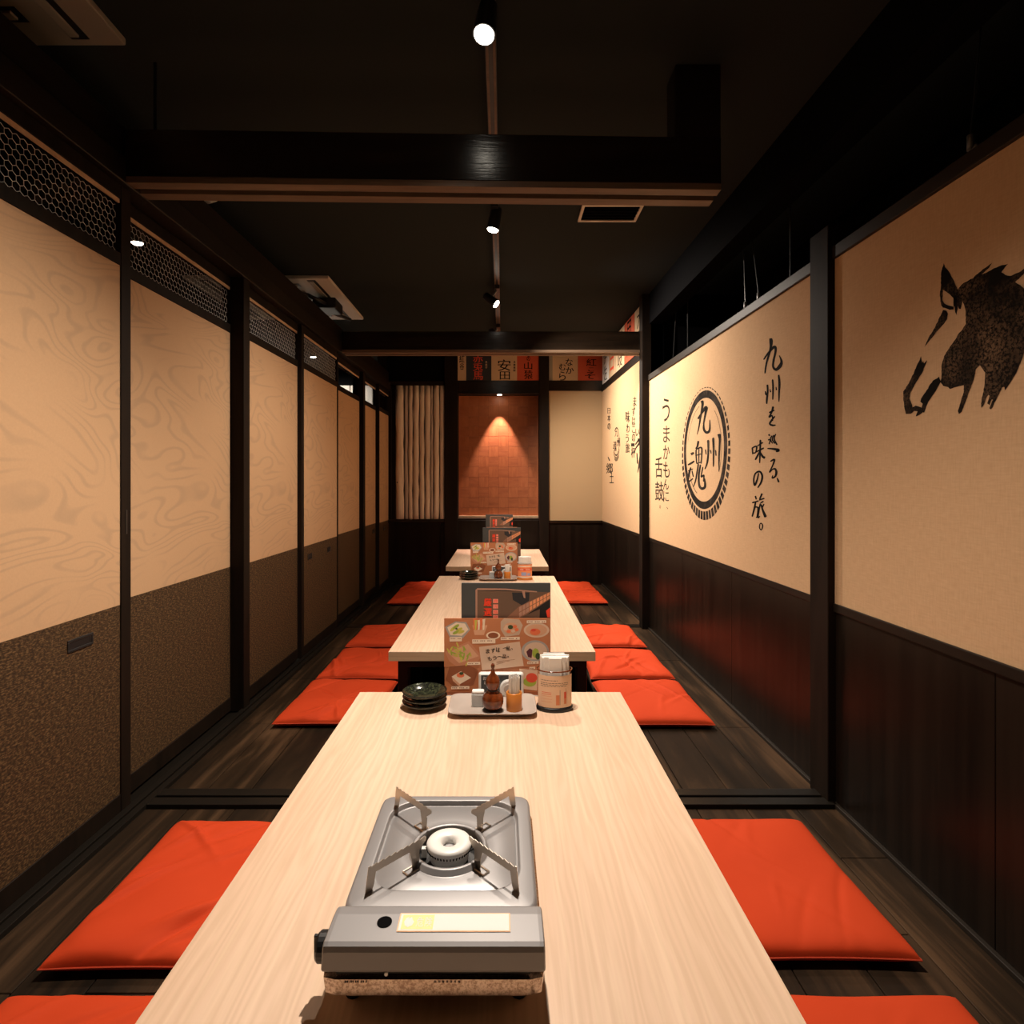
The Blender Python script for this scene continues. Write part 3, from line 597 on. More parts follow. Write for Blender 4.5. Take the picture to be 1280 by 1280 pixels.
def spotlamp(label, loc, target, power, angle, blend=.5, mount=None, r=.027, ln=.11, xt=-.035, group='track spotlights'):
    L = Vector(loc); d = (Vector(target) - L).normalized(); t = thing('spotlight', label, 'lamp', (xt, loc[1], ZC - .022), group)
    a = L - d * ln
    b = B(); b.loops([[p + (d.orthogonal().normalized() * math.cos(2 * PI * j / 20) + d.cross(d.orthogonal().normalized()) * math.sin(2 * PI * j / 20)) * q for j in range(20)] for p, q in ((a, .010), (a + d * .012, r * .9), (L - d * .004, r * 1.12), (L, r * 1.12), (L, r * 1.0), (L - d * .006, r))], 0)
    obj('housing', b, 'black', t, smooth=False)
    b = B(); dome(b, L - d * .004, d, r * .97); obj('lens', b, 'lens', t)
    top = Vector((xt, a.y * .5 + L.y * .5, ZC - .045)); mid = (a + L) / 2
    b = B(); b.box(xt - .016, xt + .016, top.y - .05, top.y + .05, ZC - .05, ZC - .0235); obj('track_adapter', b, 'black', t, bevel=.002)
    b = B(); b.tube(top, mid, .006, 8); obj('arm', b, 'steel', t)
    light('spot_light', L + d * .022, target, power, angle, blend, r * .8, t)
spotlamp('lit black track spotlight shining at the viewer over the first table', (-.048, 1.50, 2.185), (-.26, 1.02, .37), 178, 134, 1)
spotlamp('lit black track spotlight just behind the first timber rail', (-.045, 2.68, 2.195), (-.40, 2.75, .37), 112, 138, 1)
spotlamp('lit black track spotlight in front of the second timber rail', (-.04, 3.78, 2.19), (.96, 3.50, 1.33), 235, 110, 1)
spotlamp('lit black track spotlight beyond the second timber rail, aimed at the corner panel', (-.035, 4.72, 2.19), (.66, 4.72, 1.30), 225, 130, 1)
# niche downlight
t = thing('downlight', 'small recessed downlight in the top of the orange niche', 'lamp', (-.03, YB + .10, NZ1 - .004))
b = B(); b.lathe([(.030, NZ1 - .006), (.030, NZ1 + .002)], -.03, YB + .10, 20); obj('bezel', b, 'white', t)
b = B(); b.lathe([(.022, NZ1 - .0075), (.022, NZ1 - .006)], -.03, YB + .10, 20); obj('lens', b, 'lens', t)
light('niche_light', (-.03, YB + .10, NZ1 - .012), (-.03, YB + .105, 0), 110, 56, .5, .004, t, (1, .70, .60))
# corridor lamps seen through the transom glass
for X, Y, p, lab in ((-1.80, 2.84, 30, 'lit ceiling spotlight in the corridor, seen through the second wire-mesh transom'), (-1.78, 5.42, 60, 'lit ceiling spotlight in the corridor, seen through the fourth transom')):
    spotlamp(lab, (X, Y, 2.20), (X, Y + .1, .5), p * .6, 95, .8, xt=X, group='corridor spotlights')
spotlamp('added unseen corridor spotlight lighting the white slatted wall behind the last transoms', (-2.20, 6.02, 2.21), (-1.85, 6.60, 1.65), 45, 95, .6, xt=-2.20, group='corridor spotlights')  # extra lamp out of view, added to brighten the slats
# ceiling cassettes of the air conditioning, partly over the wall top
def cassette(x0, y0, sz, label):
    t = thing('ceiling_air_conditioner', label, 'air conditioner', (x0 + sz / 2, y0 + sz / 2, ZC), 'ceiling air conditioners'); z = ZC - .022
    b = B(); b.box(x0, x0 + sz, y0, y0 + sz, z, ZC - .001); pan = obj('panel', b, 'beigelit' if y0 > 3 else 'beige', t, bevel=.004)  # far panel takes the lit copy of the beige
    b = B(); g = .25 * sz; b.box(x0 + g, x0 + sz - g, y0 + g, y0 + sz - g, z - .006, z + .002); gr = obj('intake_grille', b, 'beige', t, bevel=.004)
    for i in range(9): yy = y0 + g + .03 + i * (sz - 2 * g - .06) / 8; b = B(); b.box(x0 + g + .02, x0 + sz - g - .02, yy - .006, yy + .006, z - .008, z - .0055); obj('grille_bar', b, 'dark', gr)
    a0, a1 = .10 * sz, .16 * sz
    for vx0, vx1, vy0, vy1 in ((a0, a1, .03 * sz, .97 * sz), (sz - a1, sz - a0, .03 * sz, .97 * sz), (.24 * sz, .76 * sz, a0, a1), (.24 * sz, .76 * sz, sz - a1, sz - a0)):
        b = B(); b.box(x0 + vx0, x0 + vx1, y0 + vy0, y0 + vy1, z - .0015, z + .002); sl = obj('air_slot', b, 'black', t, bevel=.001)
        b = B(); b.box(x0 + vx0 + .008, x0 + vx1 - .018, y0 + vy0 + .008, y0 + vy1 - .018, z - .010, z - .0025); obj('louver', b, 'beige', sl, bevel=.002)
cassette(-1.99, .82, .88, 'beige ceiling air conditioner at the near left, above the first door')
cassette(-2.02, 3.64, .92, 'pale ceiling air conditioner beyond the wall top, nearer the second timber rail')
t = thing('loose_cable', 'black cable looped over the far ceiling air conditioner', 'cable', (-1.35, 4.0, 2.28))
b = B(); pt = [(-1.62, 3.72, 2.285), (-1.42, 3.72, 2.27), (-1.28, 3.80, 2.255), (-1.20, 3.95, 2.24), (-1.22, 4.12, 2.235), (-1.15, 4.35, 2.25)]
for i in range(len(pt) - 1): b.tube(pt[i], pt[i + 1], .013, 8)
obj('cable_run', b, 'black', t, smooth=True)
b = B(); b.box(-1.30, -1.14, 3.93, 4.12, 2.215, 2.285); obj('junction_box', b, 'black', t, bevel=.01)
t = thing('smoke_detector', 'round white smoke detector on the ceiling behind the first timber rail', 'detector', (-1.325, 2.58, ZC - .001))
b = B(); b.lathe([(.052, ZC - .001), (.055, ZC - .015), (.045, ZC - .035), (.030, ZC - .045), (.028, ZC - .047)], -1.325, 2.58, 24); obj('casing', b, 'paperwhite', t, smooth=True)
b = B(); b.lathe([(.020, ZC - .0465), (.018, ZC - .054)], -1.325, 2.58, 16); obj('sensor_cap', b, 'white', t)
t = thing('ceiling_vent', 'rectangular ceiling vent with beige frame right of the track', 'vent', (.52, 2.80, ZC - .001)); b = B()
vx0, vx1, vy0, vy1 = .375, .665, 2.70, 2.875
for q in ((vx0, vx1, vy0, vy0 + .014), (vx0, vx1, vy1 - .014, vy1), (vx0, vx0 + .014, vy0 + .014, vy1 - .014), (vx1 - .014, vx1, vy0 + .014, vy1 - .014)): b.box(*q, ZC - .012, ZC - .001)
obj('frame', b, 'beigelit', t, bevel=.002)
b = B(); b.box(vx0 + .014, vx1 - .014, vy0 + .014, vy1 - .014, ZC - .004, ZC - .001); obj('dark_opening', b, 'void', t)
for i in range(5):
    b = B(); y = vy0 + .03 + i * .029; b.box(vx0 + .014, vx1 - .014, y, y + .004, ZC - .011, ZC - .003); obj('slat', b, 'void', t)

# ================================================================ TABLES
ZT = .37
def table(y0, y1, label, wx=(-.4375, .3575)):
    t = thing('low_table', label, 'table', ((wx[0] + wx[1]) / 2, (y0 + y1) / 2, -.40), 'low tables in a row')
    b = B(); b.box(wx[0], wx[1], y0, y1, ZT - .0012, ZT); b.box(wx[0], wx[1], y0, y1, ZT - .036, ZT - .0012, 1); obj('tabletop', b, ['table', 'edge'], t, bevel=.0008, seg=1)
    b = B()
    b.box(wx[0] + .06, wx[1] - .06, y0 + .05, y0 + .09, ZT - .075, ZT - .037); b.box(wx[0] + .06, wx[1] - .06, y1 - .09, y1 - .05, ZT - .075, ZT - .037)
    b.box(wx[0] + .06, wx[0] + .10, y0 + .09, y1 - .09, ZT - .075, ZT - .037); b.box(wx[1] - .10, wx[1] - .06, y0 + .09, y1 - .09, ZT - .075, ZT - .037)
    obj('underframe', b, 'black', t)
    for x in (wx[0] + .02, wx[1] - .06):
        for y in (y0 + .09, y1 - .16):
            b = B(); b.box(x, x + .04, y, y + .07, -.40, ZT - .037); obj('leg', b, 'black', t, bevel=.003)
table(.0, 1.786, 'pale wooden low table with the gas stove on it, nearest the viewer', (-.4415, .3655))
table(2.21, 4.0, 'pale wooden low table in the middle of the row')
table(4.45, 5.60, 'short pale wooden low table at the back wall')

# ================================================================ CUSHIONS
def cushion(cx, cy, sx, sy, seed, label, wr_=1.0, rot=0):
    r = random.Random(seed); t = thing('floor_cushion', label, 'cushion', (cx, cy, 0), 'orange-red floor cushions'); t.rotation_euler.z = rot
    N = 76; T = .052; zm = .021
    cr = []
    for _ in range(9):
        a = r.uniform(.5, 1.3) * (1 if r.random() < .75 else -1); cr.append((r.uniform(-.16, .16), r.uniform(-.2, .2), math.cos(a), math.sin(a), r.uniform(.05, .14), r.uniform(.007, .016), r.uniform(.005, .011) * wr_ * (1 if r.random() < .6 else -1)))
    def xy(u, v):
        return sx / 2 * u * (1 - .045 * (1 - v * v) * abs(u) ** 3) , sy / 2 * v * (1 - .03 * (1 - u * u) * abs(v) ** 3)
    b = B()
    for side in (0, 1):
        i0 = len(b.v)
        for j in range(N + 1):
            for i in range(N + 1):
                e = lambda q: math.copysign(1 - (1 - abs(q)) ** 1.25, q)
                u, v = e(2 * i / N - 1), e(2 * j / N - 1); x, y = xy(u, v)
                p = max(0, (1 - abs(u) ** 7)) * max(0, (1 - abs(v) ** 9)); q = p ** .42
                if side == 0:
                    z = zm + (T - zm) * q; wv = 0
                    for ax, ay, c_, s_, ln, w_, am in cr:
                        dx, dy = x - ax, y - ay; l_ = dx * c_ + dy * s_; n_ = -dx * s_ + dy * c_ + .08 * l_ * l_ * 6
                        wv += am * math.exp(-(l_ / ln) ** 2 - (n_ / w_) ** 2)
                    wv += wr_ * .007 * mnoise.noise(Vector((x * 7 + seed, y * 7, 0))) + wr_ * .004 * math.exp(-((v + .86) / .07) ** 2) * mnoise.noise(Vector((x * 18 + seed, 3, 0)))
                    z += wv * min(1, p * 3)
                else: z = zm - (zm - .002) * q
                b.v.append((x, y, z))
        for j in range(N):
            for i in range(N):
                a = i0 + j * (N + 1) + i; f = (a, a + 1, a + N + 2, a + N + 1); b.f.append(f if side == 0 else f[::-1]); b.m.append(0)
    obj('cushion_cover', b, 'red', t, smooth=True, local=True)
    b = B(); n = 24; P = []
    for sd in range(4):
        for i in range(n):
            q = 2 * i / n - 1; u, v = ((q, -1), (1, q), (-q, 1), (-1, -q))[sd]; P.append((*xy(u, v), zm))
    L = [[(x * (1 + .006 * math.cos(a)), y * (1 + .006 * math.cos(a)), z + .0022 * math.sin(a)) for x, y, z in P] for a in (0, PI / 2, PI, 3 * PI / 2, 2 * PI)]
    b.loops(L, 0, False, False); obj('seam', b, 'redseam', t, smooth=True, local=True)
RX, LX, SX = .6615, -.7375, .43
cushion(RX, .865, SX, .50, 1, 'red cushion cut by the bottom edge of the photo, right of the first table', .5)
cushion(RX, 1.448, SX, .49, 2, 'smooth red cushion between the first table and the dark wall under the horse painting', .35)
cushion(RX, 2.62, SX, .50, 3, 'nearest of the three red cushions right of the middle table', .5)
cushion(RX + .002, 3.165, SX, .48, 4, 'middle one of the three red cushions right of the middle table', 1.1)
cushion(RX, 3.735, SX, .49, 5, 'farthest of the three red cushions right of the middle table', 1.2)
cushion(RX, 5.01, SX, .48, 6, 'nearer of the two red cushions right of the back table', 1)
cushion(RX - .01, 5.47, SX, .42, 7, 'red cushion in the right corner against the back wall', .8)
cushion(LX - .005, .865, SX, .50, 8, 'red cushion cut by the bottom edge of the photo, left of the first table', .9)
cushion(LX, 1.43, SX, .50, 9, 'creased red cushion left of the gas stove beside the woven door', 1.25)
cushion(LX, 2.63, SX, .50, 10, 'nearest of the three red cushions left of the middle table', 1)
cushion(LX + .004, 3.18, SX, .50, 11, 'middle one of the three red cushions left of the middle table', 1.3)
cushion(LX - .004, 3.74, SX, .49, 12, 'farthest of the three red cushions left of the middle table', 1.0)
cushion(LX, 5.0, SX, .50, 13, 'nearer of the two red cushions left of the back table', 1)
cushion(LX, 5.48, SX, .42, 14, 'red cushion against the log panel in the left back corner', 1)

# ================================================================ GAS STOVE
def rrect(cx, cy, hx, hy, r, z, n=96):
    """rounded rectangle sampled by angle"""
    L = []
    for j in range(n):
        a = 2 * PI * j / n; c_, s_ = math.cos(a), math.sin(a)
        t = min(hx / max(abs(c_), 1e-6), hy / max(abs(s_), 1e-6)); x, y = c_ * t, s_ * t
        qx, qy = hx - r, hy - r
        if abs(x) > qx and abs(y) > qy and r > 0:
            # intersect the ray with the corner circle
            ox, oy = math.copysign(qx, x), math.copysign(qy, y); bq = c_ * ox + s_ * oy; cq = ox * ox + oy * oy - r * r
            t = bq + math.sqrt(max(bq * bq - cq, 0)); x, y = c_ * t, s_ * t
        L.append((cx + x, cy + y, z))
    return L
SXc = -.084; st = thing('gas_stove', 'silver portable gas stove standing on the nearest table', 'stove', (SXc, .875, ZT))
Z = lambda h: ZT + h
b = B(); b.loops([rrect(SXc, .872, .126, .170, .02, Z(.024)), rrect(SXc, .872, .135, .1758, .014, Z(.030)), rrect(SXc, .872, .1365, .1768, .012, Z(.050)), rrect(SXc, .872, .131, .173, .02, Z(.053))]); obj('base_pan', b, 'chrome', st, smooth=False)
b = B()
for i in range(18): b.box(SXc - .108 + i * .0016, SXc - .108 + i * .0016 + .001, .6947, .6951, Z(.0465), Z(.0485)) if i % 4 else None
for i in range(22): b.box(SXc + .0 + i * .0016, SXc + i * .0016 + .001, .6947, .6951, Z(.0465), Z(.0485)) if i % 3 else None
obj('printed_marking', b, 'ink', st, stuff=True)
b = B(); b.box(SXc - .10, SXc + .10, .75, 1.0, Z(.014), Z(.026)); obj('underside', b, 'black', st)
for x in (-.105, .105):
    for y in (.735, 1.01):
        b = B(); b.lathe([(.011, Z(0)), (.012, Z(.002)), (.010, Z(.013))], SXc + x, y, 12); obj('foot', b, 'black', st)
# top cover with pressed tray and burner well
TY = .915; b = B()
LS = [rrect(SXc, TY, .1335, .144, .022, Z(.052)), rrect(SXc, TY, .1325, .1435, .022, Z(.070)), rrect(SXc, TY, .1305, .141, .021, Z(.0745)), rrect(SXc, TY, .127, .138, .020, Z(.0755)),
      rrect(SXc, TY + .010, .1125, .1165, .05, Z(.0757)), rrect(SXc, TY + .010, .1105, .1145, .05, Z(.0757)), rrect(SXc, TY + .010, .1098, .1138, .05, Z(.0750)), rrect(SXc, TY + .010, .1090, .1130, .05, Z(.0690)), rrect(SXc, TY + .010, .1080, .1120, .05, Z(.0675)), rrect(SXc, TY + .010, .105, .109, .048, Z(.0675)), rrect(SXc, TY + .010, .103, .107, .047, Z(.0690)),
      rrect(SXc, TY, .075, .075, .075, Z(.0695)), rrect(SXc, TY - .006, .063, .063, .063, Z(.0695)), rrect(SXc, TY - .006, .0615, .0615, .0615, Z(.0700)), rrect(SXc, TY - .006, .0595, .0595, .0595, Z(.0770)), rrect(SXc, TY - .006, .057, .057, .057, Z(.0780)), rrect(SXc, TY - .006, .0535, .0535, .0535, Z(.0775)), rrect(SXc, TY - .006, .0525, .0525, .0525, Z(.0765)), rrect(SXc, TY - .006, .0515, .0515, .0515, Z(.053))]
b.loops(LS, 0, False, False); obj('top_cover', b, 'steel', st, smooth=True)
b = B(); b.lathe([(.0510, Z(.0525)), (.0510, Z(.054))], SXc, TY - .006, 32); obj('burner_well', b, 'black', st)
# canister compartment lid
b = B()
P = [(.698, .056), (.6965, .060), (.7005, .078), (.703, .0835), (.708, .086), (.752, .0865), (.766, .085), (.7735, .0815), (.776, .076), (.777, .056)]
xs = [(-.1365, .6), (-.1345, .92), (-.130, 1), (.130, 1), (.1345, .92), (.1365, .6)]
b.loops([[(SXc + x, .7365 + (y - .7365) * (1 - (1 - s_) * .12), Z(.056 + (z - .056) * (1 - (1 - s_) * .18))) for y, z in P] for x, s_ in xs]); obj('canister_lid', b, 'steel', st, smooth=False, bevel=.002)
b = B(); b.lathe([(.0095, Z(.0864)), (.0095, Z(.0872))], SXc - .067, .738, 20); obj('lid_hole', b, 'void', st)
b = B(); b.box(SXc - .118, SXc + .118, .7, .704, Z(.052), Z(.0575)); obj('lid_gap', b, 'black', st)
b = B(); b.lathe([(.0022, 0), (.0022, .003)], 0, 0, 10); b.v = [(SXc - .057 + x, .7 - z, Z(.0545) + y) for x, y, z in b.v]; obj('rivet', b, 'white', st)
b = B(); b.box(SXc - .049, SXc + .094, .722, .753, Z(.0866), Z(.0870)); sk = obj('warning_sticker', b, flat('stick_o', 255, 196, 150), st)
b = B(); b.box(SXc - .0475, SXc + .0925, .7235, .7515, Z(.0870), Z(.0872)); obj('sticker_face', b, 'paperwhite', sk)
b = B(); b.box(SXc - .0445, SXc - .004, .7255, .7495, Z(.0872), Z(.0873)); obj('yellow_field', b, flat('yel', 248, 232, 160), sk)
b = B(); fs = lambda x, y: (SXc + x, .7375 + y, Z(.0875))
b.poly([fs(*p) for p in [(-.042, 0), (-.040, .006), (-.036, .009), (-.037, .005), (-.033, .008), (-.031, .003), (-.029, 0), (-.031, -.006), (-.036, -.009), (-.040, -.006)]])
for i, ch in enumerate('危険'): put(b, ch, -.026 + i * .011, .008, -.017 + i * .011, -.008, fs)
obj('sticker_lettering', b, 'paperwhite', sk)
# knob on the left end
b = B(); b.v = []; b.lathe([(.016, 0), (.0175, .002), (.0175, .014), (.015, .017)], 0, 0, 20); b.v = [(SXc - .1345 - z, .735 + x, Z(.058) + y) for x, y, z in b.v]
kn = obj('ignition_knob', b, 'black', st); b = B(); b.box(SXc - .156, SXc - .149, .7325, .7375, Z(.044), Z(.073)); obj('grip_rib', b, 'black', kn, bevel=.001)
# burner
BY = TY - .006; Zb = Z(.056)
b = B(); b.lathe([(.024, Zb), (.030, Zb + .003), (.031, Zb + .012), (.0285, Zb + .016)], SXc, BY, 40); bn = obj('burner', b, 'frost', st, smooth=False)
b = B(); b.loops([[(SXc + r * math.cos(2 * PI * j / 48), BY + r * math.sin(2 * PI * j / 48), z) for j in range(48)] for r, z in ((.0285, Zb + .013), (.033, Zb + .0185), (.0350, Zb + .0215), (.0355, Zb + .0255), (.0335, Zb + .0285), (.029, Zb + .0300), (.017, Zb + .0285), (.012, Zb + .0265), (.0105, Zb + .018))], 0, False, False); obj('burner_cap', b, 'white', bn, smooth=True)
b = B()
for j in range(44):
    a = 2 * PI * j / 44; c_, s_ = math.cos(a), math.sin(a); p0 = (SXc + .0335 * c_, BY + .0335 * s_, Zb + .0180); p1 = (SXc + .0352 * c_, BY + .0352 * s_, Zb + .0215); b.tube(p0, p1, .0012, 4)
obj('flame_ports', b, 'ink', bn, stuff=True)
b = B(); b.lathe([(.009, Zb + .012), (.009, Zb + .0185), (.006, Zb + .0195)], SXc, BY, 20); obj('burner_core', b, 'steel', bn)
b = B(); b.box(SXc - .044, SXc - .036, BY + .002, BY + .010, Zb, Zb + .014); b.tube((SXc - .040, BY + .006, Zb + .012), (SXc - .031, BY + .004, Zb + .019), .0015, 6); obj('spark_igniter', b, 'white', st)
# four pan supports: bent sheet-metal brackets standing on the tray corners
for qx, qy in ((-1, -1), (1, -1), (1, 1), (-1, 1)):
    dx, dy = qx * .103, qy * .106; ln = math.hypot(dx, dy); ux, uy = dx / ln, dy / ln
    prof = [(.060, .069), (.060, .094), (.048, .104), (.047, .108)]
    ser = 9
    for i in range(ser + 1):
        s_ = .050 + (.146 - .050) * i / ser
        prof.append((s_, .1105)); 
        if i < ser: prof.append((s_ + .0085, .1085))
    prof += [(.149, .1105), (.1545, .0745), (.1445, .0725), (.1405, .082), (.137, .0985), (.078, .0985), (.074, .085), (.073, .069)]
    fp_ = lambda s_, h, e=0: (SXc + ux * s_ - uy * e, TY + uy * s_ + ux * e, Z(h))
    b = B(); b.prism([fp_(s_, h, -.0006) for s_, h in prof], (-uy * .0012, ux * .0012, 0)); sp = obj('pan_support', b, 'plate', st)
    b = B()
    for e in (-.006, .006):
        b.tube(fp_(.052, .0705, e), fp_(.086, .0705, e), .0013, 6)
    b.tube(fp_(.086, .0705, -.006), fp_(.086, .0705, .006), .0013, 6); b.tube(fp_(.052, .0705, -.006), fp_(.052, .0705, .006), .0013, 6)
    obj('support_foot', b, 'plate', sp)

# ================================================================ TABLE SETS
def dish_disc(b, cx, cy, rx, ry, m, fn, n=18, k_=0, rot=0):
    i = len(b.v)
    for j in range(n):
        a = 2 * PI * j / n; x, y = rx * math.cos(a), ry * math.sin(a)
        b.v.append(fn(cx + x * math.cos(rot) - y * math.sin(rot), cy + x * math.sin(rot) + y * math.cos(rot), k_))
    b.f.append(tuple(range(i, i + n))); b.m.append(m)
def quad(b, pts, m, fn, k_=0):
    b.poly([fn(x, y, k_) for x, y in pts], m)
def food_menu(x0, y, label, wd=.322, ht=.236, rot=0, seed=1):
    t = thing('food_menu_card', label, 'menu', (x0 + wd / 2, y, ZT), 'photo menu cards standing on the tables'); t.rotation_euler.z = rot
    b = B(); b.box(-wd / 2, wd / 2, 0, .004, .001, ht); obj('card_stand', b, flat('mcard', 190, 120, 78, .45), t, local=True)
    fn = lambda cx, cy, k_=0: (((cx / 9.14 + 550 - 556) / 131 - .5) * wd, -.0004 - k_ * .00012, ht * (1 - (cy / 9.14 + 765 - 773) / 96))
    mats = [flat(*q) for q in (('brown1', 196, 126, 84), ('cream', 245, 225, 200), ('green', 165, 185, 70), ('dgreen', 60, 80, 40), ('orange', 235, 120, 75), ('glass', 205, 178, 155), ('tan', 205, 140, 105), ('pale', 226, 196, 170), ('purple', 90, 35, 50), ('greyd', 176, 170, 165), ('red', 225, 80, 55), ('ltan', 222, 170, 135), ('yel2', 210, 200, 90), ('inkk', 45, 35, 30), ('brown2', 150, 85, 50))]
    b = B()
    quad(b, [(50, 75), (1250, 75), (1250, 620), (50, 620)], 0, fn, 1)
    quad(b, [(50, 905), (1250, 905), (1250, 950), (50, 950)], 14, fn, 1)
    quad(b, [(60, 170), (180, 105), (300, 115), (345, 200), (260, 300), (110, 280)], 9, fn, 2); quad(b, [(85, 175), (185, 120), (285, 130), (325, 200), (250, 270), (120, 260)], 1, fn, 3)
    for i, (x, y_) in enumerate([(150, 190), (185, 165), (220, 200), (185, 230), (240, 225)]): dish_disc(b, x, y_, 42, 17, 2 if i % 2 else 12, fn, 12, 4 + i * .3, -.7 + i * .1)
    dish_disc(b, 190, 190, 14, 10, 3, fn, 8, 6)
    for i, (x, m_) in enumerate([(395, 4), (420, 10), (445, 1), (470, 4), (500, 1), (410, 12)]): quad(b, [(x - 16, 75 + 9 * (i % 3)), (x + 16, 68 + 9 * (i % 3)), (x + 4, 200), (x - 12, 205)], m_, fn, 2 + i * .3)
    quad(b, [(370, 150), (540, 150), (500, 260), (395, 260)], 11, fn, 1.5)
    dish_disc(b, 605, 265, 80, 45, 1, fn, 20, 3); dish_disc(b, 605, 265, 60, 32, 14, fn, 20, 4)
    quad(b, [(690, 110), (730, 70), (900, 85), (940, 150), (900, 260), (740, 280), (690, 200)], 5, fn, 2); dish_disc(b, 805, 185, 85, 65, 11, fn, 18, 3)
    for i, (x, y_) in enumerate([(745, 190), (780, 220), (830, 215), (870, 200), (760, 165), (850, 165)]): dish_disc(b, x, y_, 24, 18, 4 if i % 2 else 7, fn, 9, 4 + .2 * i)
    dish_disc(b, 800, 170, 30, 24, 3, fn, 10, 6)
    dish_disc(b, 1095, 205, 145, 85, 7, fn, 22, 2); dish_disc(b, 1095, 205, 120, 66, 11, fn, 22, 3); dish_disc(b, 1080, 225, 60, 38, 4, fn, 14, 4); dish_disc(b, 1060, 205, 30, 16, 10, fn, 10, 5)
    quad(b, [(60, 450), (330, 330), (475, 500), (430, 560), (200, 620), (110, 560)], 6, fn, 2); quad(b, [(90, 460), (320, 360), (440, 500), (220, 580)], 11, fn, 2.5)
    rq = random.Random(seed)
    for i in range(26): dish_disc(b, 235 + rq.gauss(0, 60), 465 + rq.gauss(0, 42), 34, 9, (2, 12, 2, 12)[i % 4], fn, 8, 3 + .1 * i, rq.uniform(.3, 2.4))
    dish_disc(b, 1080, 440, 155, 120, 9, fn, 24, 2); dish_disc(b, 1085, 440, 130, 98, 7, fn, 24, 3)
    quad(b, [(980, 450), (1020, 410), (1050, 430), (1040, 520), (1000, 510)], 8, fn, 4); dish_disc(b, 1085, 465, 38, 55, 2, fn, 12, 4.5); dish_disc(b, 1110, 500, 28, 40, 3, fn, 10, 4.7)
    quad(b, [(110, 620), (330, 600), (440, 660), (380, 820), (160, 830), (70, 760)], 14, fn, 2); quad(b, [(135, 730), (240, 670), (355, 745), (230, 815)], 1, fn, 3); quad(b, [(135, 730), (230, 815), (230, 850), (150, 780)], 11, fn, 3)
    dish_disc(b, 235, 715, 45, 28, 4, fn, 10, 4); dish_disc(b, 245, 695, 25, 18, 3, fn, 8, 5)
    quad(b, [(900, 640), (1110, 660), (1100, 890), (930, 870)], 7, fn, 2); dish_disc(b, 1020, 790, 75, 55, 2, fn, 14, 3); dish_disc(b, 1040, 745, 65, 55, 10, fn, 14, 4)
    # printed note with brush writing and small caption strips
    quad(b, [(445, 395), (905, 335), (950, 610), (480, 660)], 7, fn, 5)
    for q in ((112, 285, 250, 335), (368, 310, 630, 358), (690, 285, 905, 318), (985, 95, 1205, 128), (312, 568, 458, 600), (130, 842, 335, 874), (990, 560, 1120, 590), (1015, 622, 1080, 648)):
        quad(b, [(q[0], q[1]), (q[2], q[1] - 4), (q[2], q[3] - 4), (q[0], q[3])], 1, fn, 5)
        for i in range(int((q[2] - q[0]) / 22)): 
            if i % 4 != 3: quad(b, [(q[0] + 12 + i * 20, q[1] + 12), (q[0] + 24 + i * 20, q[1] + 11), (q[0] + 24 + i * 20, q[1] + 20), (q[0] + 12 + i * 20, q[1] + 21)], 14, fn, 5.5)
    for i in range(3): quad(b, [(640, 560 + i * 16), (850 - 60 * i, 535 + i * 16), (850 - 60 * i, 538 + i * 16), (640, 563 + i * 16)], 14, fn, 6)
    ff = lambda x, y_: fn(x, y_, 7)
    for i, ch in enumerate('まずは一品、'): put(b, ch, 525 + i * 57, 418 - i * 8, 568 + i * 57, 468 - i * 8, ff, 13, shear=.08, fat=2) if ch != '一' else strokes(b, [[(712, 414, 4), (745, 405, 8), (782, 410, 5)]], ff, 13)
    for i, ch in enumerate('もう一品。'): put(b, ch, 545 + i * 55, 505 - i * 8, 588 + i * 55, 548 - i * 8, ff, 13, shear=.08, fat=2) if ch != '一' else strokes(b, [[(640, 512, 4), (672, 504, 8), (708, 508, 5)]], ff, 13)
    obj('printed_photo', b, mats, t, local=True)
    b = B(); b.box(-wd / 2 - .002, wd / 2 + .002, -.0025, .0065, 0, .0025); obj('acrylic_foot', b, 'frost', t, local=True)
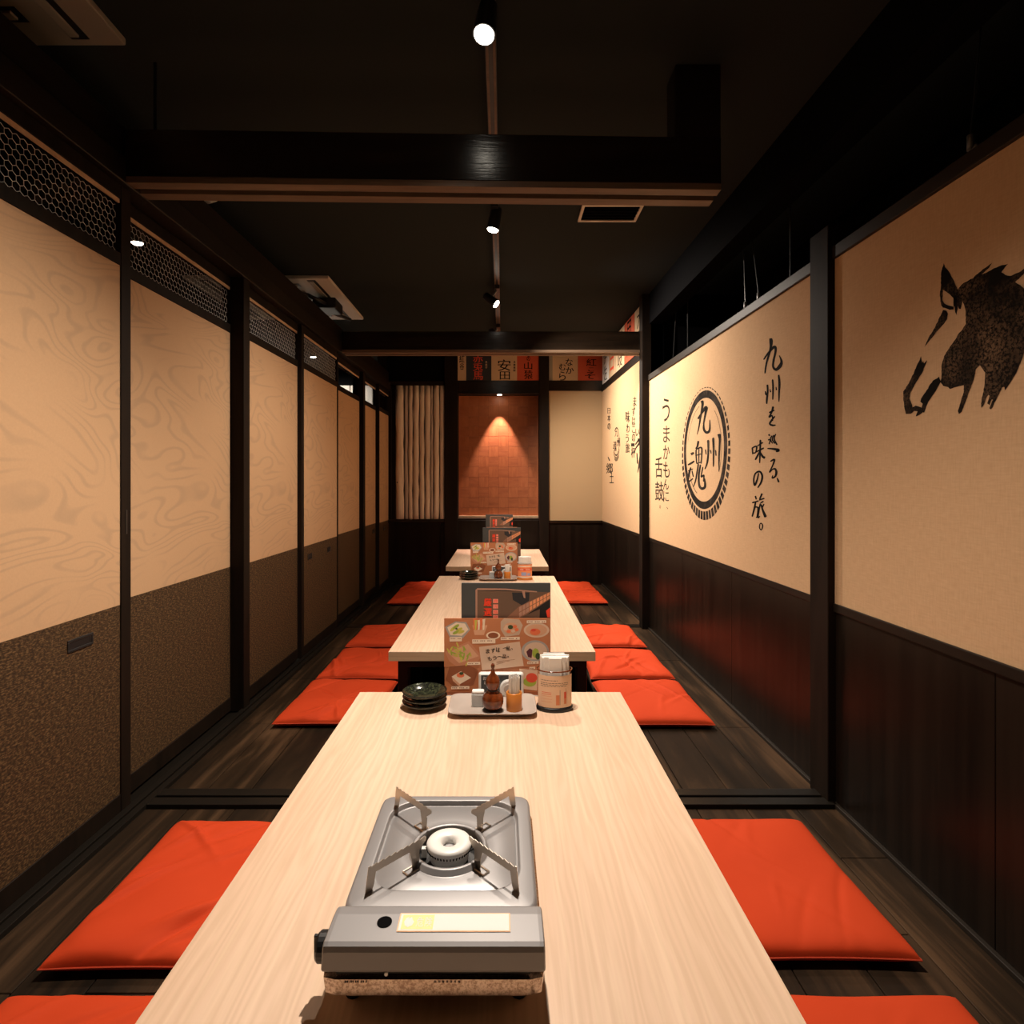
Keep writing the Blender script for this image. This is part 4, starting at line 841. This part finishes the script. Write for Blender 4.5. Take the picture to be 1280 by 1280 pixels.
def folder_menu(x0, y, label, wd=.272, ht=.342, rot=0):
    t = thing('drinks_menu_folder', label, 'menu', (x0 + wd / 2, y, ZT), 'large grey menu folders standing on the tables'); t.rotation_euler.z = rot
    b = B(); b.box(-wd / 2, wd / 2, 0, .006, 0, ht); b.box(-wd / 2 - .001, wd / 2 + .001, .006, .008, .003, ht - .003); obj('cover', b, 'slate', t, bevel=.001, local=True)
    b = B(); b.box(-wd / 2 + .004, wd / 2 - .004, .0085, .016, .006, ht - .006); obj('inner_pages', b, 'paperwhite', t, local=True)
    # crop coordinates of the visible top part
    s_ = wd / 1070; fn = lambda x, y_, k_=0: (-wd / 2 + (x - 72) * s_, -.0004 - .00012 * k_, ht - (y_ - 65) * s_)
    mats = [flat('fo1', 112, 86, 68), flat('fo2', 186, 142, 120), flat('fo3', 40, 40, 44), flat('fo4', 240, 160, 110), flat('fo5', 250, 70, 40), flat('fo6', 255, 165, 145), flat('fo7', 150, 105, 80), flat('fo8', 20, 18, 18)]
    b = B()
    quad(b, [(262, 158), (1138, 175), (1138, 1300), (262, 1300)], 0, fn, 1)
    quad(b, [(240, 150), (262, 128), (262, 1300), (240, 1300)], 1, fn, 1.5); quad(b, [(262, 128), (600, 132), (980, 165), (980, 178), (600, 150), (262, 150)], 1, fn, 1.5)
    quad(b, [(680, 180), (890, 180), (885, 280), (800, 335), (690, 270)], 2, fn, 2); quad(b, [(800, 165), (835, 165), (840, 250), (820, 240)], 1, fn, 2.5)
    quad(b, [(620, 480), (760, 350), (1138, 170), (1138, 255), (860, 440), (760, 495)], 6, fn, 3)
    for i in range(9):
        for j in range(2):
            x = 760 + i * 42; tp = lambda xx: 350 + (xx - 760) * (-180 / 378); bt = lambda xx: 495 + (xx - 760) * (-240 / 378)
            a0, a1 = x + 5, x + 38; f0, f1 = (.06, .46) if j == 0 else (.54, .94)
            if a1 < 1138: quad(b, [(a0, tp(a0) + (bt(a0) - tp(a0)) * f0), (a1, tp(a1) + (bt(a1) - tp(a1)) * f0), (a1, tp(a1) + (bt(a1) - tp(a1)) * f1), (a0, tp(a0) + (bt(a0) - tp(a0)) * f1)], 3 if i > 2 else 1, fn, 4)
    quad(b, [(860, 445), (1138, 262), (1138, 520), (1010, 520), (1015, 380)], 7, fn, 3.5); quad(b, [(1090, 400), (1138, 360), (1138, 480), (1105, 480)], 4, fn, 4)
    ff = lambda x, y_: fn(x, y_, 5)
    for i, ch in enumerate('厳選酒'): put(b, ch, 345, 250 + i * 118, 430, 345 + i * 118, ff, 4, fat=7)
    for i in range(4): quad(b, [(452, 258 + i * 65), (512, 258 + i * 65), (512, 308 + i * 65), (452, 308 + i * 65)], 5, fn, 4.5)
    for i, ch in enumerate('鹿児島産'): put(b, ch, 458, 262 + i * 65, 506, 304 + i * 65, ff, 4)
    obj('cover_print', b, mats, t, local=True)
def bowls(x, y, label_fn, grp, r=.064):
    for i in range(3):
        z = ZT + i * .0140
        t = thing('small_dish', label_fn[i], 'dish', (x + (i % 2) * .001, y, z), grp)
        p = [(.030, 0), (.032, .002), (.050, .007), (r - .002, .0145), (r, .018), (r - .0015, .0195), (r - .005, .0175), (.048, .0105), (.030, .006)]
        b = B(); b.lathe([(a, z + h) for a, h in p] + [(.001, z + .0055)], x + (i % 2) * .001, y, 36, caps=True); obj('dish_body', b, 'bowl', t, smooth=True)
        b = B(); b.lathe([(r - .0005, z + .0186), (r + .0006, z + .0192), (r - .0010, z + .0202)], x + (i % 2) * .001, y, 36, caps=False); obj('glazed_rim', b, 'ledge', t, smooth=True)
def set_on(y, far, tag_):
    """condiment set: y is the centre of the tray"""
    g = tag_
    tray = thing('condiment_tray', 'grey rectangular ceramic tray on ' + g, 'tray', (-.028, y, ZT), 'condiment trays')
    b = B(); b.loops([rrect(-.028, y, .105, .055, .03, ZT + .001), rrect(-.028, y, .108, .058, .03, ZT + .003), rrect(-.028, y, .120, .072, .026, ZT + .012), rrect(-.028, y, .124, .077, .024, ZT + .0155), rrect(-.028, y, .123, .076, .024, ZT + .0165), rrect(-.028, y, .118, .070, .026, ZT + .0135), rrect(-.028, y, .100, .052, .03, ZT + .0065)]); obj('tray_dish', b, 'dish', tray, smooth=True)
    zt = ZT + .0066
    gx, gy = -.027, y - .030
    t = thing('gourd_shaker', 'brown gourd-shaped spice shaker on the tray of ' + g, 'shaker', (gx, gy, zt), 'gourd shakers')
    b = B(); b.lathe([(.026, zt), (.0285, zt + .003), (.024, zt + .007)], gx, gy, 28); obj('foot_ring', b, 'black', t, smooth=True)
    pr = [(.018, .006), (.0275, .014), (.0305, .026), (.0300, .036), (.026, .046), (.0175, .0535), (.0135, .0575), (.0140, .062), (.0185, .070), (.0208, .079), (.0195, .088), (.0145, .097), (.008, .103), (.0055, .110), (.005, .114)]
    b = B(); b.lathe([(r, zt + h) for r, h in pr], gx, gy, 28); obj('gourd_body', b, 'gourd', t, smooth=True)
    b = B(); b.lathe([(.0145, zt + .057), (.0155, zt + .059), (.0145, zt + .061)], gx, gy, 24); obj('waist_band', b, 'black', t, smooth=True)
    b = B(); b.lathe([(.0050, zt + .1135), (.0035, zt + .118), (.0052, zt + .122), (.0058, zt + .127), (.0030, zt + .133)], gx, gy, 16); obj('stopper', b, 'gourd', t, smooth=True)
    tx, ty = .033, y - .022
    t = thing('toothpick_holder', 'amber bamboo cup of toothpicks on the tray of ' + g, 'holder', (tx, ty, zt), 'toothpick holders')
    b = B(); b.lathe([(.0215, zt), (.0225, zt + .002), (.0225, zt + .048), (.0215, zt + .050), (.0190, zt + .050), (.0185, zt + .046), (.0185, zt + .006)], tx, ty, 32); obj('cup', b, 'amber', t, smooth=True)
    b = B(); r = random.Random(3)
    for i in range(95):
        a, q = r.uniform(0, 2 * PI), .0165 * math.sqrt(r.random()); x, yy = q * math.cos(a), q * math.sin(a)
        b.tube((tx + x * .9, ty + yy * .9, zt + .008), (tx + x * 1.0, ty + yy * 1.0, zt + .094 + r.uniform(-.004, .004)), .0012, 5)
    obj('toothpicks', b, 'paperwhite' if not far else 'paperwhite', t, stuff=True)
    sx_, sy_ = -.070, y + .004
    t = thing('salt_shaker', 'small frosted white salt shaker on the tray of ' + g, 'shaker', (sx_, sy_, zt), 'salt shakers')
    b = B(); b.box(sx_ - .0185, sx_ + .0185, sy_ - .012, sy_ + .012, zt, zt + .037); obj('container', b, 'frost', t, bevel=.003, seg=3)
    b = B(); b.box(sx_ - .0175, sx_ + .0175, sy_ - .011, sy_ + .011, zt + .0375, zt + .046); obj('lid', b, 'paperwhite', t, bevel=.004, seg=3)
    # call-button stand behind the tray
    cx, cyy = -.004, y + .072
    t = thing('call_button_stand', 'white call-button stand with black header behind the tray of ' + g, 'button', (cx, cyy, ZT), 'call button stands')
    b = B(); b.box(cx - .068, cx + .068, cyy, cyy + .022, ZT, ZT + .078); obj('stand_body', b, 'white', t, bevel=.008, seg=3)
    b = B(); b.box(cx - .060, cx + .060, cyy - .0008, cyy + .002, ZT + .006, ZT + .072); pl = obj('black_plate', b, 'slate', t)
    b = B(); fnn = lambda x, yy: (cx + x, cyy - .0012, ZT + yy)
    for i, ch in enumerate('お呼び'): put(b, ch, -.054 + i * .012, .068, -.044 + i * .012, .058, fnn, fat=.0003)
    for i, ch in enumerate('出し'): put(b, ch, -.050 + i * .012, .055, -.040 + i * .012, .045, fnn, fat=.0003)
    obj('plate_lettering', b, 'paperwhite', pl)
    b = B(); b.lathe([(.026, 0), (.026, .006), (.022, .009)], 0, 0, 28); b.v = [(cx + .022 + x, cyy - .0008 - z, ZT + .034 + yy) for x, yy, z in b.v]; bt = obj('push_button', b, 'white', t)
    b = B(); b.lathe([(.014, 0), (.013, .002)], 0, 0, 24); b.v = [(cx + .022 + x, cyy - .0098 - z, ZT + .034 + yy) for x, yy, z in b.v]; obj('button_cap', b, 'dish', bt)
    # napkin holder
    nx, ny = (.150, y + .003)
    t = thing('napkin_holder', ('clear napkin cup with an orange and blue label on ' if far else 'clear napkin cup with a cream printed label on ') + g, 'napkin holder', (nx, ny, ZT), 'napkin holders')
    RX_, RY_ = .051, .036; HH = .116
    b = B(); b.lathe([(1, ZT), (1.03, ZT + .002), (1.03, ZT + .010), (.97, ZT + .012)], nx, ny, 40, sx=RX_, sy=RY_); obj('base', b, 'black' if not far else 'amber', t, smooth=True)
    b = B(); b.lathe([(.96, ZT + .012), (.96, ZT + HH), (.93, ZT + HH), (.93, ZT + .012)], nx, ny, 40, sx=RX_, sy=RY_, caps=False); obj('clear_cup', b, 'glass', t, smooth=True)
    b = B(); b.lathe([(1.005, ZT + HH - .003), (1.01, ZT + HH), (.95, ZT + HH)], nx, ny, 40, sx=RX_, sy=RY_, caps=False); obj('cup_rim', b, 'gourd' if not far else 'frost', t, smooth=True)
    arc = lambda a, z, r=.99: (nx + RX_ * r * math.sin(a), ny - RY_ * r * math.cos(a), z)
    b = B(); n = 20; A = 1.25
    b.loops([[arc(-A + 2 * A * j / n, z, .985) for j in range(n + 1)] for z in (ZT + .014, ZT + HH - .012)], 0, False, False, close=False); lb = obj('label', b, flat('lab1', 238, 205, 176) if not far else flat('lab2', 235, 150, 100), t, smooth=True)
    b = B(); mm = [flat('lt1', 90, 70, 60), flat('lt2', 225, 140, 95), flat('lt3', 150, 165, 205), flat('lt4', 225, 90, 60), flat('lt5', 245, 232, 215)]
    def patch(a0, a1, z0, z1, m_, r=.992):
        n = max(1, int(abs(a1 - a0) / .12)); b.loops([[arc(a0 + (a1 - a0) * j / n, z, r) for j in range(n + 1)] for z in (ZT + z0, ZT + z1)], m_, False, False, close=False)
    if not far:
        for i, (z, l_) in enumerate([(.090, .62), (.0825, 1.0), (.078, 1.02), (.0735, .9)]):
            a = -.95
            while a < -.95 + 1.7 * l_: d = .05 + .06 * ((i * 7 + int(a * 10)) % 3); patch(a, a + d, z, z + .0013, 0); a += d + .035
        for z in (.056, .051): patch(-.85, -.25, z, z + .0012, 3)
        for z in (.046, .038, .030): patch(-.9, -.2, z, z + .0007, 1)
        patch(.02, .22, .022, .050, 1); patch(.50, .66, .024, .058, 3); patch(.50, .66, .024, .040, 1, .994)
        patch(.24, .26, .022, .064, 0); patch(.62, .635, .030, .068, 0)
    else:
        patch(-1.2, 1.2, .062, .078, 3); patch(-1.2, 1.2, .088, .094, 4); patch(-.5, .2, .030, .052, 2); patch(.3, .8, .030, .046, 2); patch(-1.2, 1.2, .016, .024, 4); patch(-.7, -.2, .066, .074, 4); patch(0, .7, .066, .074, 4)
    obj('label_print', b, mm, lb)
    for i in range(9):
        b = B(); q = -1 + 2 * i / 8; hx = .042 * math.sqrt(max(.15, 1 - q * q * .8)); yy = ny + q * .026
        b.box(nx - hx, nx + hx, yy - .0028, yy + .0028, ZT + .012, ZT + .152 + .002 * math.sin(i * 2)); obj('napkin', b, 'paperwhite', t, bevel=.0015)
    bowls(-.226, y + .018, ['top one of the three stacked dark glazed dishes on ' + g, 'middle one of the three stacked dark glazed dishes on ' + g, 'bottom one of the three stacked dark glazed dishes on ' + g][::-1], 'stacked dark dishes')
set_on(1.655, False, 'the nearest table')
food_menu(-.176, 1.7535, 'photo menu card of small dishes at the far end of the nearest table')
folder_menu(-.125, 1.765, 'large grey menu folder behind the photo menu card of the nearest table')
set_on(3.86, True, 'the middle table')
food_menu(-.218, 3.966, 'slightly turned photo menu card at the far end of the middle table', rot=.05)
folder_menu(-.136, 3.984, 'large grey menu folder at the far end of the middle table', wd=.262, ht=.338)
food_menu(-.150, 5.535, 'photo menu card on the back table, mostly hidden', wd=.29, ht=.22)
folder_menu(-.160, 5.555, 'large grey menu folder on the back table, before the orange niche', wd=.26, ht=.34)
